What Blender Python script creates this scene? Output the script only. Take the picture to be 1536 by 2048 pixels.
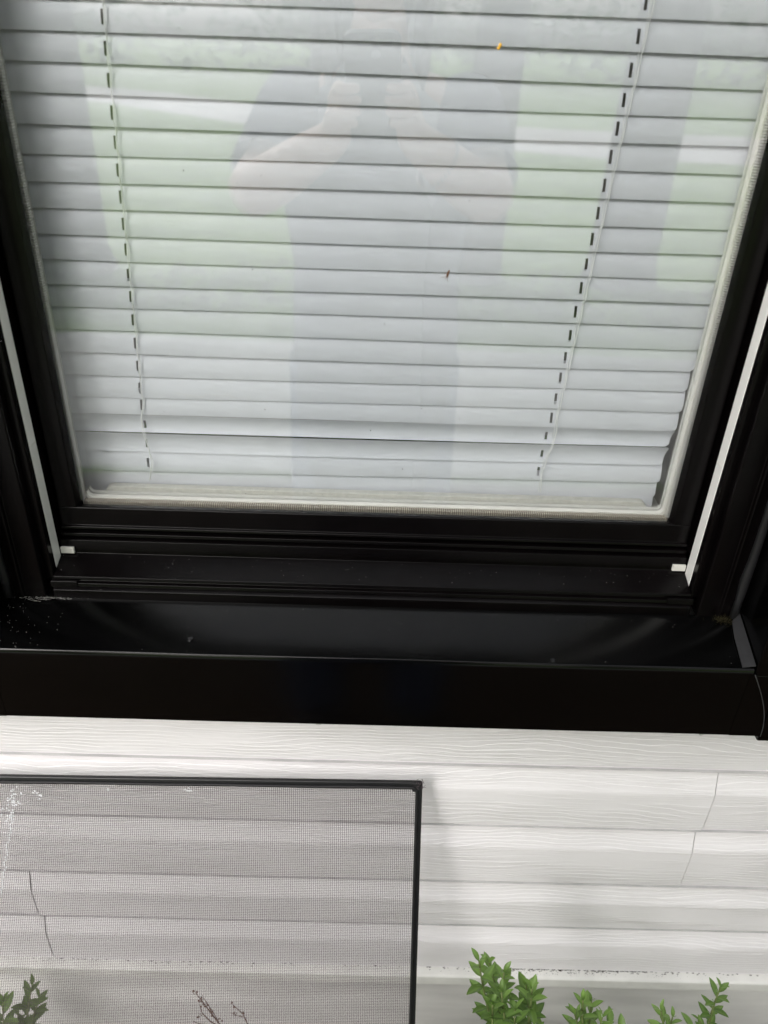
import bpy, bmesh, math, random
from mathutils import Vector, Matrix
random.seed(7)
R = math.radians
for o in list(bpy.data.objects):
    bpy.data.objects.remove(o, do_unlink=True)
S = bpy.context.scene
COL = S.collection

# ------------------------------------------------------------------ camera
cam_d = bpy.data.cameras.new('camera')
cam = bpy.data.objects.new('camera', cam_d)
COL.objects.link(cam)
S.camera = cam
yaw, pitch, roll, F = 0.01429, 0.54404, 0.03741, 1561.5     # F in pixels of a 2048 px high picture
fw = Vector((math.sin(yaw)*math.cos(pitch), math.cos(yaw)*math.cos(pitch), -math.sin(pitch)))
rt = Vector((math.cos(yaw), -math.sin(yaw), 0))
up = rt.cross(fw)
rt2 = rt*math.cos(roll) + up*math.sin(roll)
up2 = -rt*math.sin(roll) + up*math.cos(roll)
cam.matrix_world = Matrix(((rt2.x, up2.x, -fw.x, 0.0), (rt2.y, up2.y, -fw.y, -0.6), (rt2.z, up2.z, -fw.z, 0.0), (0, 0, 0, 1)))
cam_d.sensor_fit = 'VERTICAL'
cam_d.sensor_height = 24.0
cam_d.lens = 24.0*F/2048.0
cam_d.dof.use_dof = True; cam_d.dof.focus_distance = 0.74; cam_d.dof.aperture_fstop = 4.0     # the wide opening of a phone lens
cam_d.clip_start = 0.01
cam_d.clip_end = 500.0

# ------------------------------------------------------------------ light: an overcast day
SUN_EL, SUN_AZ = 37.0, -24.0          # azimuth measured from straight out of the wall (-Y), towards the left
wd = bpy.data.worlds.new('World'); S.world = wd; wd.use_nodes = True
nt = wd.node_tree; nt.nodes.clear()
sky = nt.nodes.new('ShaderNodeTexSky'); sky.sky_type = 'NISHITA'; sky.sun_disc = False
sd = Vector((math.sin(R(SUN_AZ))*math.cos(R(SUN_EL)), -math.cos(R(SUN_AZ))*math.cos(R(SUN_EL)), math.sin(R(SUN_EL))))
sky.sun_elevation = R(SUN_EL); sky.sun_rotation = math.atan2(sd.x, sd.y)
sky.air_density = 1.2; sky.dust_density = 6.0; sky.ozone_density = 1.0
hs = nt.nodes.new('ShaderNodeHueSaturation'); hs.inputs['Saturation'].default_value = 0.22
bg = nt.nodes.new('ShaderNodeBackground'); bg.inputs[1].default_value = 0.11
wo = nt.nodes.new('ShaderNodeOutputWorld')
nt.links.new(sky.outputs[0], hs.inputs['Color']); nt.links.new(hs.outputs[0], bg.inputs[0]); nt.links.new(bg.outputs[0], wo.inputs[0])
ld = bpy.data.lights.new('sun', 'SUN'); ld.energy = 1.7; ld.angle = R(36); ld.color = (1.0, 0.966, 0.952)
lo = bpy.data.objects.new('sun', ld); COL.objects.link(lo)
lo.rotation_euler = (-sd).to_track_quat('-Z', 'Y').to_euler()
S.view_settings.view_transform = 'Standard'; S.view_settings.look = 'None'
S.view_settings.exposure = 1.03; S.view_settings.gamma = 1.0
S.cycles.transparent_max_bounces = 24
S.cycles.max_bounces = 10

# ------------------------------------------------------------------ materials
def nodes_of(name):
    m = bpy.data.materials.new(name); m.use_nodes = True
    n = m.node_tree; b = n.nodes['Principled BSDF']
    return m, n, b
def lk(n, a, b): n.links.new(a, b)
def mat(name, col, rough=0.5, spec=0.5, metal=0.0, var=0.0, vscale=8.0, bump=0.0, bscale=60.0, stretch=(1, 1, 1), rvar=0.0, coat=0.0, col2=None, sss=0.0):
    m, n, b = nodes_of(name)
    b.inputs['Base Color'].default_value = (*col, 1); b.inputs['Roughness'].default_value = rough
    b.inputs['Specular IOR Level'].default_value = spec; b.inputs['Metallic'].default_value = metal
    b.inputs['Coat Weight'].default_value = coat
    tc = n.nodes.new('ShaderNodeTexCoord'); mp = n.nodes.new('ShaderNodeMapping'); mp.inputs['Scale'].default_value = stretch
    lk(n, tc.outputs['Object'], mp.inputs[0])
    if var > 0 or col2:
        ns = n.nodes.new('ShaderNodeTexNoise'); ns.inputs['Scale'].default_value = vscale; ns.inputs['Detail'].default_value = 6
        lk(n, mp.outputs[0], ns.inputs['Vector'])
        rp = n.nodes.new('ShaderNodeValToRGB'); rp.color_ramp.elements[0].position = 0.33; rp.color_ramp.elements[1].position = 0.67
        c2 = col2 or tuple(min(1, c*(1+var)) for c in col); c1 = col if col2 else tuple(c*(1-var) for c in col)
        rp.color_ramp.elements[0].color = (*c1, 1); rp.color_ramp.elements[1].color = (*c2, 1)
        lk(n, ns.outputs[0], rp.inputs[0]); lk(n, rp.outputs[0], b.inputs['Base Color'])
        if rvar > 0:
            mr = n.nodes.new('ShaderNodeMapRange'); mr.inputs['To Min'].default_value = rough-rvar; mr.inputs['To Max'].default_value = rough+rvar
            lk(n, ns.outputs[0], mr.inputs[0]); lk(n, mr.outputs[0], b.inputs['Roughness'])
    if bump > 0:
        n2 = n.nodes.new('ShaderNodeTexNoise'); n2.inputs['Scale'].default_value = bscale; n2.inputs['Detail'].default_value = 4
        lk(n, mp.outputs[0], n2.inputs['Vector'])
        bp = n.nodes.new('ShaderNodeBump'); bp.inputs['Strength'].default_value = 0.6; bp.inputs['Distance'].default_value = bump
        lk(n, n2.outputs[0], bp.inputs['Height']); lk(n, bp.outputs[0], b.inputs['Normal'])
    return m

def math_node(n, op, a, b=None, c=None):
    k = n.nodes.new('ShaderNodeMath'); k.operation = op
    for i, v in enumerate((a, b, c)):
        if v is None: continue
        if isinstance(v, (int, float)): k.inputs[i].default_value = v
        else: lk(n, v, k.inputs[i])
    return k.outputs[0]

def siding_material():
    m, n, b = nodes_of('embossed_white_vinyl')
    b.inputs['Roughness'].default_value = 0.42; b.inputs['Specular IOR Level'].default_value = 0.4
    tc = n.nodes.new('ShaderNodeTexCoord')
    def noise(scale, sx, sz, det=3, off=0.0):
        mp = n.nodes.new('ShaderNodeMapping'); mp.inputs['Scale'].default_value = (sx, 1.0, sz); mp.inputs['Location'].default_value = (off, off*0.3, off*0.7)
        lk(n, tc.outputs['Object'], mp.inputs[0])
        t = n.nodes.new('ShaderNodeTexNoise'); t.inputs['Scale'].default_value = scale; t.inputs['Detail'].default_value = det
        lk(n, mp.outputs[0], t.inputs['Vector']); return t.outputs[0]
    sep = n.nodes.new('ShaderNodeSeparateXYZ'); lk(n, tc.outputs['Object'], sep.inputs[0])
    def grain(freq, warp1, warp2, off):
        z = math_node(n, 'MULTIPLY', sep.outputs['Z'], freq)
        w1 = math_node(n, 'MULTIPLY', noise(1.0, 4.0, 16.0, 2, off), warp1)
        w2 = math_node(n, 'MULTIPLY', noise(1.0, 28.0, 60.0, 3, off+3), warp2)
        s = math_node(n, 'ADD', math_node(n, 'ADD', z, w1), w2)
        fr = math_node(n, 'FRACT', s)
        # a slow rise and a quick fall: one ridge line per period
        rise = math_node(n, 'SMOOTH_MIN', math_node(n, 'MULTIPLY', fr, 1.0), math_node(n, 'MULTIPLY', math_node(n, 'SUBTRACT', 1.0, fr), 7.0), 0.12)
        return rise
    g1 = grain(190.0, 8.0, 0.9, 0.0)
    g2 = grain(290.0, 11.0, 1.3, 9.0)
    msk = n.nodes.new('ShaderNodeMapRange'); lk(n, noise(1.0, 5.0, 45.0, 3, 5.0), msk.inputs[0])
    msk.inputs['From Min'].default_value = 0.40; msk.inputs['From Max'].default_value = 0.62
    msk2 = n.nodes.new('ShaderNodeMapRange'); lk(n, noise(1.0, 6.0, 38.0, 3, 15.0), msk2.inputs[0])
    msk2.inputs['From Min'].default_value = 0.36; msk2.inputs['From Max'].default_value = 0.56
    h = math_node(n, 'ADD', math_node(n, 'MULTIPLY', g1, msk2.outputs[0]), math_node(n, 'MULTIPLY', g2, math_node(n, 'MULTIPLY', msk.outputs[0], 0.45)))
    h = math_node(n, 'ADD', h, math_node(n, 'MULTIPLY', noise(1.0, 90.0, 420.0, 2, 2.0), 0.22))
    bp = n.nodes.new('ShaderNodeBump'); bp.inputs['Strength'].default_value = 0.62; bp.inputs['Distance'].default_value = 0.0011
    lk(n, h, bp.inputs['Height']); lk(n, bp.outputs[0], b.inputs['Normal'])
    rp = n.nodes.new('ShaderNodeValToRGB'); rp.color_ramp.elements[0].position = 0.25; rp.color_ramp.elements[1].position = 0.6
    rp.color_ramp.elements[0].color = (0.76, 0.745, 0.75, 1); rp.color_ramp.elements[1].color = (0.83, 0.81, 0.82, 1)
    lk(n, noise(1.0, 3.0, 5.0, 7, 20.0), rp.inputs[0]); lk(n, rp.outputs[0], b.inputs['Base Color'])
    return m

def glass_material(name, f0=0.050):
    m = bpy.data.materials.new(name); m.use_nodes = True; n = m.node_tree; n.nodes.clear()
    out = n.nodes.new('ShaderNodeOutputMaterial'); mix = n.nodes.new('ShaderNodeMixShader')
    tr = n.nodes.new('ShaderNodeBsdfTransparent'); tr.inputs[0].default_value = (0.974, 0.980, 0.982, 1)
    gl = n.nodes.new('ShaderNodeBsdfGlossy'); gl.inputs['Roughness'].default_value = 0.0; gl.inputs['Color'].default_value = (1, 1, 1, 1)
    lw = n.nodes.new('ShaderNodeLayerWeight'); lw.inputs['Blend'].default_value = 0.5
    p5 = math_node(n, 'POWER', lw.outputs['Facing'], 5.0)
    fr = math_node(n, 'ADD', math_node(n, 'MULTIPLY', p5, 1-f0), f0)
    lk(n, fr, mix.inputs[0]); lk(n, tr.outputs[0], mix.inputs[1]); lk(n, gl.outputs[0], mix.inputs[2])
    # thin film of dust
    df = n.nodes.new('ShaderNodeBsdfDiffuse'); df.inputs[0].default_value = (0.7, 0.7, 0.68, 1)
    tc = n.nodes.new('ShaderNodeTexCoord'); ns = n.nodes.new('ShaderNodeTexNoise'); ns.inputs['Scale'].default_value = 14; ns.inputs['Detail'].default_value = 8
    lk(n, tc.outputs['Object'], ns.inputs['Vector'])
    mr = n.nodes.new('ShaderNodeMapRange'); mr.inputs['From Min'].default_value = 0.35; mr.inputs['From Max'].default_value = 0.75
    mr.inputs['To Min'].default_value = 0.0; mr.inputs['To Max'].default_value = 0.015
    lk(n, ns.outputs[0], mr.inputs[0])
    mx2 = n.nodes.new('ShaderNodeMixShader'); lk(n, mr.outputs[0], mx2.inputs[0]); lk(n, mix.outputs[0], mx2.inputs[1]); lk(n, df.outputs[0], mx2.inputs[2])
    lk(n, mx2.outputs[0], out.inputs[0])
    return m

def ribbed_material(name, col, freq, axis, low=0.35):
    m, n, b = nodes_of(name)
    b.inputs['Metallic'].default_value = 0.35; b.inputs['Roughness'].default_value = 0.35
    tc = n.nodes.new('ShaderNodeTexCoord'); sep = n.nodes.new('ShaderNodeSeparateXYZ'); lk(n, tc.outputs['Object'], sep.inputs[0])
    s = math_node(n, 'SINE', math_node(n, 'MULTIPLY', sep.outputs[axis], freq*2*math.pi))
    mr = n.nodes.new('ShaderNodeMapRange'); mr.inputs['From Min'].default_value = -1; mr.inputs['From Max'].default_value = 1
    lk(n, s, mr.inputs[0])
    mx = n.nodes.new('ShaderNodeMix'); mx.data_type = 'RGBA'
    mx.inputs[6].default_value = (*[c*low for c in col], 1); mx.inputs[7].default_value = (*col, 1)
    lk(n, mr.outputs[0], mx.inputs[0]); lk(n, mx.outputs[2], b.inputs['Base Color'])
    bp = n.nodes.new('ShaderNodeBump'); bp.inputs['Distance'].default_value = 0.0006; lk(n, s, bp.inputs['Height']); lk(n, bp.outputs[0], b.inputs['Normal'])
    return m

M = {}
M['siding'] = siding_material()
M['glass'] = glass_material('window_glass')
M['frame_black'] = mat('black_vinyl_frame', (0.0017, 0.0012, 0.0013), 0.24, 0.20, var=0.25, vscale=30, bump=0.00006, bscale=420, rvar=0.06)
M['cap_black'] = mat('black_coated_aluminium', (0.0006, 0.0006, 0.0006), 0.15, 0.38, var=0.3, vscale=12, bump=0.00007, bscale=9, rvar=0.05, stretch=(0.5, 1, 1))
M['joint'] = mat('painted_joint_shade', (0.52, 0.515, 0.51), 0.9, 0.1, var=0.12, vscale=25, stretch=(1, 1, 0.2))  # shade under the board edges, put into a grey colour
M['caulk'] = mat('grey_caulk', (0.012, 0.012, 0.013), 0.42, 0.5, var=0.2, vscale=60)
M['seam'] = mat('pale_edge', (0.05, 0.05, 0.052), 0.4, 0.5)  # paler than the capping, for the thin line along the curved seam
M['flap'] = mat('lit_black_metal', (0.008, 0.008, 0.0092), 0.5, 0.5, var=0.3, vscale=200)  # black metal with the flap's lit grey put into its colour
M['white_vinyl'] = mat('white_vinyl', (0.72, 0.71, 0.69), 0.4, 0.4, var=0.03, vscale=18)
M['cream'] = mat('cream_vinyl', (0.66, 0.65, 0.60), 0.45, 0.4, var=0.05, vscale=40)
M['rib_h'] = ribbed_material('ribbed_spacer_lengthwise', (0.62, 0.56, 0.46), 520.0, 0)
M['rib_v'] = ribbed_material('ribbed_spacer_upright', (0.66, 0.645, 0.60), 520.0, 2, 0.8)
M['slat'] = mat('white_blind_slat', (0.645, 0.653, 0.680), 0.38, 0.45, var=0.015, vscale=30, bump=0.00005, bscale=150)
M['cord'] = mat('blind_cord', (0.80, 0.80, 0.77), 0.8, 0.2, bump=0.0003, bscale=900)
M['rail'] = mat('blind_rail', (0.60, 0.59, 0.53), 0.45, 0.4, var=0.08, vscale=220)
M['room'] = mat('room_paint', (0.20, 0.185, 0.155), 0.9, 0.2)
M['inner_jamb'] = mat('inner_jamb_paint', (0.42, 0.41, 0.37), 0.6, 0.3)
M['found'] = mat('painted_concrete', (0.56, 0.555, 0.54), 0.40, 0.5, col2=(0.88, 0.87, 0.85), vscale=7, bump=0.0009, bscale=70, stretch=(0.45, 1, 2.2), rvar=0.1)
M['strip'] = mat('starter_strip', (0.72, 0.715, 0.68), 0.5, 0.4, var=0.06, vscale=40)
M['dirt'] = mat('dirt', (0.035, 0.028, 0.02), 0.95, 0.1, var=0.4, vscale=400)
M['scr_frame'] = mat('charcoal_screen_frame', (0.008, 0.008, 0.009), 0.38, 0.5, var=0.2, vscale=60)
M['spline'] = mat('rubber_spline', (0.010, 0.010, 0.011), 0.55, 0.4)
M['mesh'] = mat('fiberglass_mesh', (0.085, 0.062, 0.072), 0.55, 0.4)
M['ground'] = mat('mulch', (0.07, 0.05, 0.035), 0.95, 0.1, var=0.5, vscale=60, bump=0.01, bscale=80)
M['lawn'] = mat('lawn_grass', (0.11, 0.20, 0.045), 0.9, 0.1, col2=(0.21, 0.34, 0.09), vscale=3.0, bump=0.02, bscale=25)
M['path'] = mat('path_concrete', (0.42, 0.42, 0.41), 0.9, 0.2, var=0.12, vscale=6, bump=0.001, bscale=200)
M['road'] = mat('road_concrete', (0.50, 0.49, 0.48), 0.9, 0.2, var=0.1, vscale=1.5)
M['bark'] = mat('tree_bark', (0.075, 0.065, 0.055), 0.95, 0.1, var=0.4, vscale=14, bump=0.02, bscale=18, stretch=(1, 1, 0.25))

def leaf_material(name, c1, c2, rough=0.4):
    m, n, b = nodes_of(name)
    b.inputs['Roughness'].default_value = rough; b.inputs['Specular IOR Level'].default_value = 0.5
    tc = n.nodes.new('ShaderNodeTexCoord')
    ns = n.nodes.new('ShaderNodeTexNoise'); ns.inputs['Scale'].default_value = 90; ns.inputs['Detail'].default_value = 2
    lk(n, tc.outputs['Object'], ns.inputs['Vector'])
    at = n.nodes.new('ShaderNodeAttribute'); at.attribute_name = 'tone'
    f = math_node(n, 'ADD', math_node(n, 'MULTIPLY', ns.outputs[0], 0.5), math_node(n, 'MULTIPLY', at.outputs['Fac'], 0.75))
    mx = n.nodes.new('ShaderNodeMix'); mx.data_type = 'RGBA'
    mx.inputs[6].default_value = (*c1, 1); mx.inputs[7].default_value = (*c2, 1); lk(n, f, mx.inputs[0])
    lk(n, mx.outputs[2], b.inputs['Base Color'])
    tl = n.nodes.new('ShaderNodeBsdfTranslucent'); lk(n, mx.outputs[2], tl.inputs[0])
    ms = n.nodes.new('ShaderNodeMixShader'); ms.inputs[0].default_value = 0.28
    out = n.nodes['Material Output']
    lk(n, b.outputs[0], ms.inputs[1]); lk(n, tl.outputs[0], ms.inputs[2]); lk(n, ms.outputs[0], out.inputs[0])
    return m
M['leaf'] = leaf_material('boxwood_leaf', (0.045, 0.105, 0.022), (0.22, 0.36, 0.085), 0.34)
M['leaf_dark'] = leaf_material('boxwood_leaf_dark', (0.045, 0.085, 0.02), (0.16, 0.27, 0.06), 0.4)
M['treeleaf'] = leaf_material('tree_leaf', (0.035, 0.075, 0.018), (0.11, 0.19, 0.05), 0.6)
M['stem'] = mat('green_stem', (0.16, 0.20, 0.07), 0.6, 0.3, var=0.2, vscale=60)
M['twig'] = mat('dry_twig', (0.17, 0.10, 0.07), 0.85, 0.2, var=0.3, vscale=200)
M['skin'] = mat('skin', (0.70, 0.49, 0.41), 0.5, 0.4, var=0.05, vscale=20)
M['navy'] = mat('navy_cloth', (0.11, 0.12, 0.17), 0.9, 0.2, var=0.15, vscale=30, bump=0.002, bscale=25)
M['shirt'] = mat('pale_cloth', (0.50, 0.52, 0.55), 0.9, 0.2, var=0.08, vscale=20, bump=0.003, bscale=16)
M['jeans'] = mat('blue_denim', (0.13, 0.16, 0.27), 0.9, 0.2, var=0.15, vscale=60)
M['hair'] = mat('brown_hair', (0.05, 0.033, 0.022), 0.5, 0.4, var=0.3, vscale=90, stretch=(1, 1, 0.1))
M['phone'] = mat('dark_phone_shell', (0.012, 0.016, 0.018), 0.3, 0.5)
M['lens'] = mat('lens_glass', (0.004, 0.004, 0.006), 0.08, 0.6)
M['bead'] = mat('pale_bead', (0.75, 0.75, 0.78), 0.15, 0.8, metal=0.6)
M['bead_water'] = mat('water_film', (0.72, 0.73, 0.75), 0.15, 0.8)
M['dust'] = mat('pale_dust', (0.42, 0.41, 0.39), 0.9, 0.2, var=0.4, vscale=900)
M['speck'] = mat('dark_speck', (0.05, 0.04, 0.03), 0.8, 0.2)
M['seed'] = mat('brown_seed', (0.14, 0.07, 0.035), 0.8, 0.2, var=0.4, vscale=900)
M['amber'] = mat('amber_glint', (0.75, 0.42, 0.03), 0.3, 0.6)
M['moss'] = mat('dry_moss', (0.030, 0.026, 0.012), 0.95, 0.1, var=0.4, vscale=900)
M['sole'] = mat('shoe_leather', (0.06, 0.05, 0.045), 0.6, 0.3)
def water():
    m, n, b = nodes_of('water'); b.inputs['Base Color'].default_value = (1, 1, 1, 1); b.inputs['Roughness'].default_value = 0.02
    b.inputs['IOR'].default_value = 1.33; b.inputs['Transmission Weight'].default_value = 1.0; return m
M['water'] = water()

# ------------------------------------------------------------------ builders
class MB:
    def __init__(s): s.v = []; s.f = []; s.t = []
    def box(s, x0, x1, y0, y1, z0, z1):
        i = len(s.v)
        s.v += [(x, y, z) for x in (x0, x1) for y in (y0, y1) for z in (z0, z1)]
        s.f += [(i, i+1, i+3, i+2), (i+4, i+6, i+7, i+5), (i, i+4, i+5, i+1), (i+2, i+3, i+7, i+6), (i, i+2, i+6, i+4), (i+1, i+5, i+7, i+3)]
        return s
    def prism_x(s, prof, x0, x1):
        n = len(prof); i = len(s.v)
        s.v += [(x0, y, z) for y, z in prof] + [(x1, y, z) for y, z in prof]
        for k in range(n):
            j = (k+1) % n; s.f.append((i+k, i+j, i+n+j, i+n+k))
        s.f.append(tuple(i+k for k in range(n))[::-1]); s.f.append(tuple(i+n+k for k in range(n)))
        return s
    def prism_z(s, prof, z0, z1):
        n = len(prof); i = len(s.v)
        s.v += [(x, y, z0) for x, y in prof] + [(x, y, z1) for x, y in prof]
        for k in range(n):
            j = (k+1) % n; s.f.append((i+k, i+j, i+n+j, i+n+k))
        s.f.append(tuple(i+k for k in range(n))[::-1]); s.f.append(tuple(i+n+k for k in range(n)))
        return s
    def tube(s, pts, rad, n=6, cap=True):
        pts = [Vector(p) for p in pts]; rings = []
        rads = rad if isinstance(rad, (list, tuple)) else [rad]*len(pts)
        pa = None
        for k, p in enumerate(pts):
            d = (pts[min(k+1, len(pts)-1)] - pts[max(k-1, 0)])
            d = d.normalized() if d.length > 0 else Vector((0, 0, 1))
            if pa is None:
                a = d.cross(Vector((0.13, 0.95, 0.21)));  a = a.normalized() if a.length > 1e-4 else d.cross(Vector((1, 0, 0))).normalized()
            else:
                a = (pa - d*pa.dot(d)).normalized()
            pa = a; b = d.cross(a)
            i = len(s.v)
            s.v += [tuple(p + (a*math.cos(t*2*math.pi/n) + b*math.sin(t*2*math.pi/n))*rads[k]) for t in range(n)]
            rings.append(i)
        for k in range(len(rings)-1):
            for t in range(n):
                u = (t+1) % n; s.f.append((rings[k]+t, rings[k]+u, rings[k+1]+u, rings[k+1]+t))
        if cap:
            s.f.append(tuple(rings[0]+t for t in range(n))[::-1]); s.f.append(tuple(rings[-1]+t for t in range(n)))
        return s
    def ball(s, c, r, seg=8, ring=6, sq=(1, 1, 1)):
        i = len(s.v); c = Vector(c)
        s.v.append((c.x, c.y, c.z+r*sq[2]))
        for a in range(1, ring):
            th = math.pi*a/ring
            for b in range(seg):
                ph = 2*math.pi*b/seg
                s.v.append((c.x+r*sq[0]*math.sin(th)*math.cos(ph), c.y+r*sq[1]*math.sin(th)*math.sin(ph), c.z+r*sq[2]*math.cos(th)))
        s.v.append((c.x, c.y, c.z-r*sq[2])); e = len(s.v)-1
        for b in range(seg):
            c2 = (b+1) % seg
            s.f.append((i, i+1+b, i+1+c2)); s.f.append((e, e-seg+c2, e-seg+b))
            for a in range(ring-2):
                p = i+1+a*seg; s.f.append((p+b, p+seg+b, p+seg+c2, p+c2))
        return s
    def build(s, name, m, parent=None, smooth=False, bevel=0.0, seg=2, loc=None, tone=None):
        me = bpy.data.meshes.new(name); me.from_pydata(s.v, [], s.f); me.update()
        o = bpy.data.objects.new(name, me); COL.objects.link(o)
        if m: me.materials.append(m)
        if smooth:
            for p in me.polygons: p.use_smooth = True
        if tone is not None:
            at = me.attributes.new('tone', 'FLOAT', 'POINT')
            at.data.foreach_set('value', tone)
        if bevel > 0:
            bm = bmesh.new(); bm.from_mesh(me); bmesh.ops.recalc_face_normals(bm, faces=bm.faces); bm.to_mesh(me); bm.free()
            bv = o.modifiers.new('bevel', 'BEVEL'); bv.width = bevel; bv.segments = seg; bv.limit_method = 'ANGLE'; bv.angle_limit = R(28)
            bv.harden_normals = True
            for p in me.polygons: p.use_smooth = True
        if parent: o.parent = parent
        if loc: o.location = loc
        return o
def tag(o, label=None, cat=None, group=None, kind=None):
    if label: o['label'] = label
    if cat: o['category'] = cat
    if group: o['group'] = group
    if kind: o['kind'] = kind
    return o
def empty(name, label, cat, loc=(0, 0, 0), group=None):
    o = bpy.data.objects.new(name, None); COL.objects.link(o); o.empty_display_size = 0.05; o.location = loc
    return tag(o, label, cat, group)
def smoothed(o, angle=40):
    for p in o.data.polygons: p.use_smooth = True
    return o

# ------------------------------------------------------------------ setting: ground and everything the glass mirrors
GZ = -1.50
def sheet(name, pts, z, m):
    b = MB(); b.v = [(x, y, z) for x, y in pts]; b.f = [tuple(range(len(pts)))]
    return tag(b.build(name, m), kind='structure')
sheet('ground', [(-200, -200), (200, -200), (200, 60), (-200, 60)], GZ-0.008, M['lawn'])
sheet('planting_bed', [(-4, -2.12), (4, -2.12), (4, -0.03), (-4, -0.03)], GZ-0.004, M['ground'])
sheet('path', [(-5, -3.9), (5, -3.5), (5, -2.16), (-5, -2.16)], GZ, M['path'])
rp = [(-60, -40), (-14, -27), (-6.5, -22.5), (-2, -18.0), (3.5, -15.2), (8, -15.0), (60, -14)]
b = MB()
for i, (x, y) in enumerate(rp):
    b.v += [(x, y-2.4, GZ), (x, y+2.4, GZ)]
    if i: b.f.append((2*i-2, 2*i, 2*i+1, 2*i-1))
tag(b.build('road', M['road']), kind='structure')

def leaf_cloud(centers, n, size, seedv):
    rnd = random.Random(seedv); b = MB(); tone = []
    for _ in range(n):
        c, r = rnd.choice(centers)
        d = Vector((rnd.gauss(0, 1), rnd.gauss(0, 1), rnd.gauss(0, 1))).normalized()*(r*rnd.uniform(0.35, 1.0)**0.5)
        p = Vector(c)+d; a = Vector((rnd.gauss(0, 1), rnd.gauss(0, 1), rnd.gauss(0, 0.6))).normalized()
        e = a.cross(Vector((rnd.random(), rnd.random(), 1))).normalized(); s = size*rnd.uniform(0.6, 1.4)
        i = len(b.v); b.v += [tuple(p-a*s), tuple(p+e*s*0.5), tuple(p+a*s), tuple(p-e*s*0.5)]
        b.f.append((i, i+1, i+2, i+3)); tone += [rnd.random()]*4
    return b, tone
def tree(x, y, rad, h, label, seedv):
    rnd = random.Random(seedv)
    t = empty('shade_tree', label, 'tree', (x, y, GZ), 'shade trees on the lawn mirrored in the pane')
    b = MB(); pts = [(0, 0, -0.1), (0.0, 0.01, 0.15), (0.02, 0, 1.2), (0.05, 0.05, 2.4), (0.0, 0.1, h*0.7), (0, 0, h)]
    b.tube(pts, [rad*1.35, rad*1.08, rad, rad*0.85, rad*0.45, rad*0.1], 14)
    for k in range(7):
        a = k*2.4+rnd.random(); z0 = 2.1+0.35*k; L = 1.3+rnd.random()
        b.tube([(0, 0, z0), (math.cos(a)*L*0.5, math.sin(a)*L*0.5, z0+0.5), (math.cos(a)*L, math.sin(a)*L, z0+0.9)], [rad*0.4, rad*0.22, rad*0.07], 7)
    b.build('trunk', M['bark'], t, smooth=True)
    cs = [((rnd.uniform(-1.6, 1.6), rnd.uniform(-1.6, 1.6), rnd.uniform(2.6, h)), rnd.uniform(0.5, 1.0)) for _ in range(16)]
    lb, tn = leaf_cloud(cs, 2600, 0.10, seedv+5)
    lb.build('crown', M['treeleaf'], t, tone=tn)
tree(-2.30, -5.2, 0.29, 6.5, 'thick trunked shade tree mirrored at the left edge of the pane', 3)
tree(-0.56, -6.4, 0.07, 4.6, 'thin young tree mirrored just left of the person', 4)
tree(0.70, -5.3, 0.17, 6.0, 'shade tree mirrored right beside the person at the right', 5)
tree(1.77, -5.3, 0.23, 6.5, 'shade tree mirrored under the right hand blind cord', 6)
cs = []
rw = random.Random(11)
for k in range(150):
    a = rw.uniform(-0.9, 0.9); d = rw.uniform(38, 52)
    cs.append(((math.sin(a)*d, -math.cos(a)*d, GZ+rw.uniform(0.5, 8)), rw.uniform(1.6, 3.4)))
lb, tn = leaf_cloud(cs, 16000, 0.30, 12)
tag(lb.build('woods', M['treeleaf'], tone=tn), 'far belt of dark green trees beyond the road', 'woods', kind='stuff')
cs = []
for k in range(26):
    cs.append(((-2.6+k*0.2+rw.uniform(-.05, .05), -4.25+rw.uniform(-.12, .12), GZ+rw.uniform(0.05, 0.2)), 0.16))
lb, tn = leaf_cloud(cs, 5200, 0.022, 13)
tag(lb.build('ground_cover', M['treeleaf'], tone=tn), 'low leafy edging plants along the far side of the path', 'plants', kind='stuff')

# ------------------------------------------------------------------ house wall
house = empty('house_wall', 'white wood grain vinyl clapboard wall above a grey painted foundation', 'wall', (0, 0, GZ))
def hz(z): return z-GZ
# butt edges of the courses, top to bottom; (left part, right part) follow the slight slope seen in the photo
lines = [0.9-0.0965*k for k in range(16)]
lines = [v for v in lines if v > -0.53] + [-0.540, -0.632, -0.7262, -0.8263, -0.9125, -1.0046]
NOSE = -0.050
def course(b, zt, zb, x0, x1, dy=0.0, closed=True):
    dz = -(zt-zb)
    bev = 0.036 if (zt-zb) > 0.07 else 0.4*(zt-zb)
    prof = [(NOSE+0.0140, zt+0.0060), (NOSE+0.0118, zt-0.0010), (NOSE+0.0116, zt-0.0016), (NOSE+0.0022, zt-bev*0.88), (NOSE+0.0010, zt-bev*0.95), (NOSE+0.0003, zt-bev*1.02),
            (NOSE, zt-bev*1.12), (NOSE, zb+0.0032), (NOSE+0.0002, zb+0.0029), (NOSE+0.0030, zb+0.0026), (NOSE+0.0030, zb+0.0010), (NOSE+0.0008, zb+0.0007), (NOSE+0.0010, zb), (NOSE+0.0125, zb+0.001)]
    pts = []
    n = len(prof); i = len(b.v)
    for x in (x0, x1):
        b.v += [(x, y+dy, hz(z)) for y, z in prof]
    for k in range(n-1): b.f.append((i+k, i+k+1, i+n+k+1, i+n+k))
    for e, x in ((0, x0), (1, x1)):      # cut edge of the vinyl
        j = len(b.v); b.v += [(x, y+dy, hz(z)) for y, z in prof]+[(x, y+dy+0.0022, hz(z)) for y, z in prof]
        for k in range(n-1): b.f.append((j+k, j+k+1, j+n+k+1, j+n+k) if e == 0 else (j+k, j+n+k, j+n+k+1, j+k+1))
    return prof
b = MB()
def seam_x(prof, xs):   # xs: x at top, knee and foot of a slanting cut (all in one upright plane: nearly constant x)
    return xs
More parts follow.
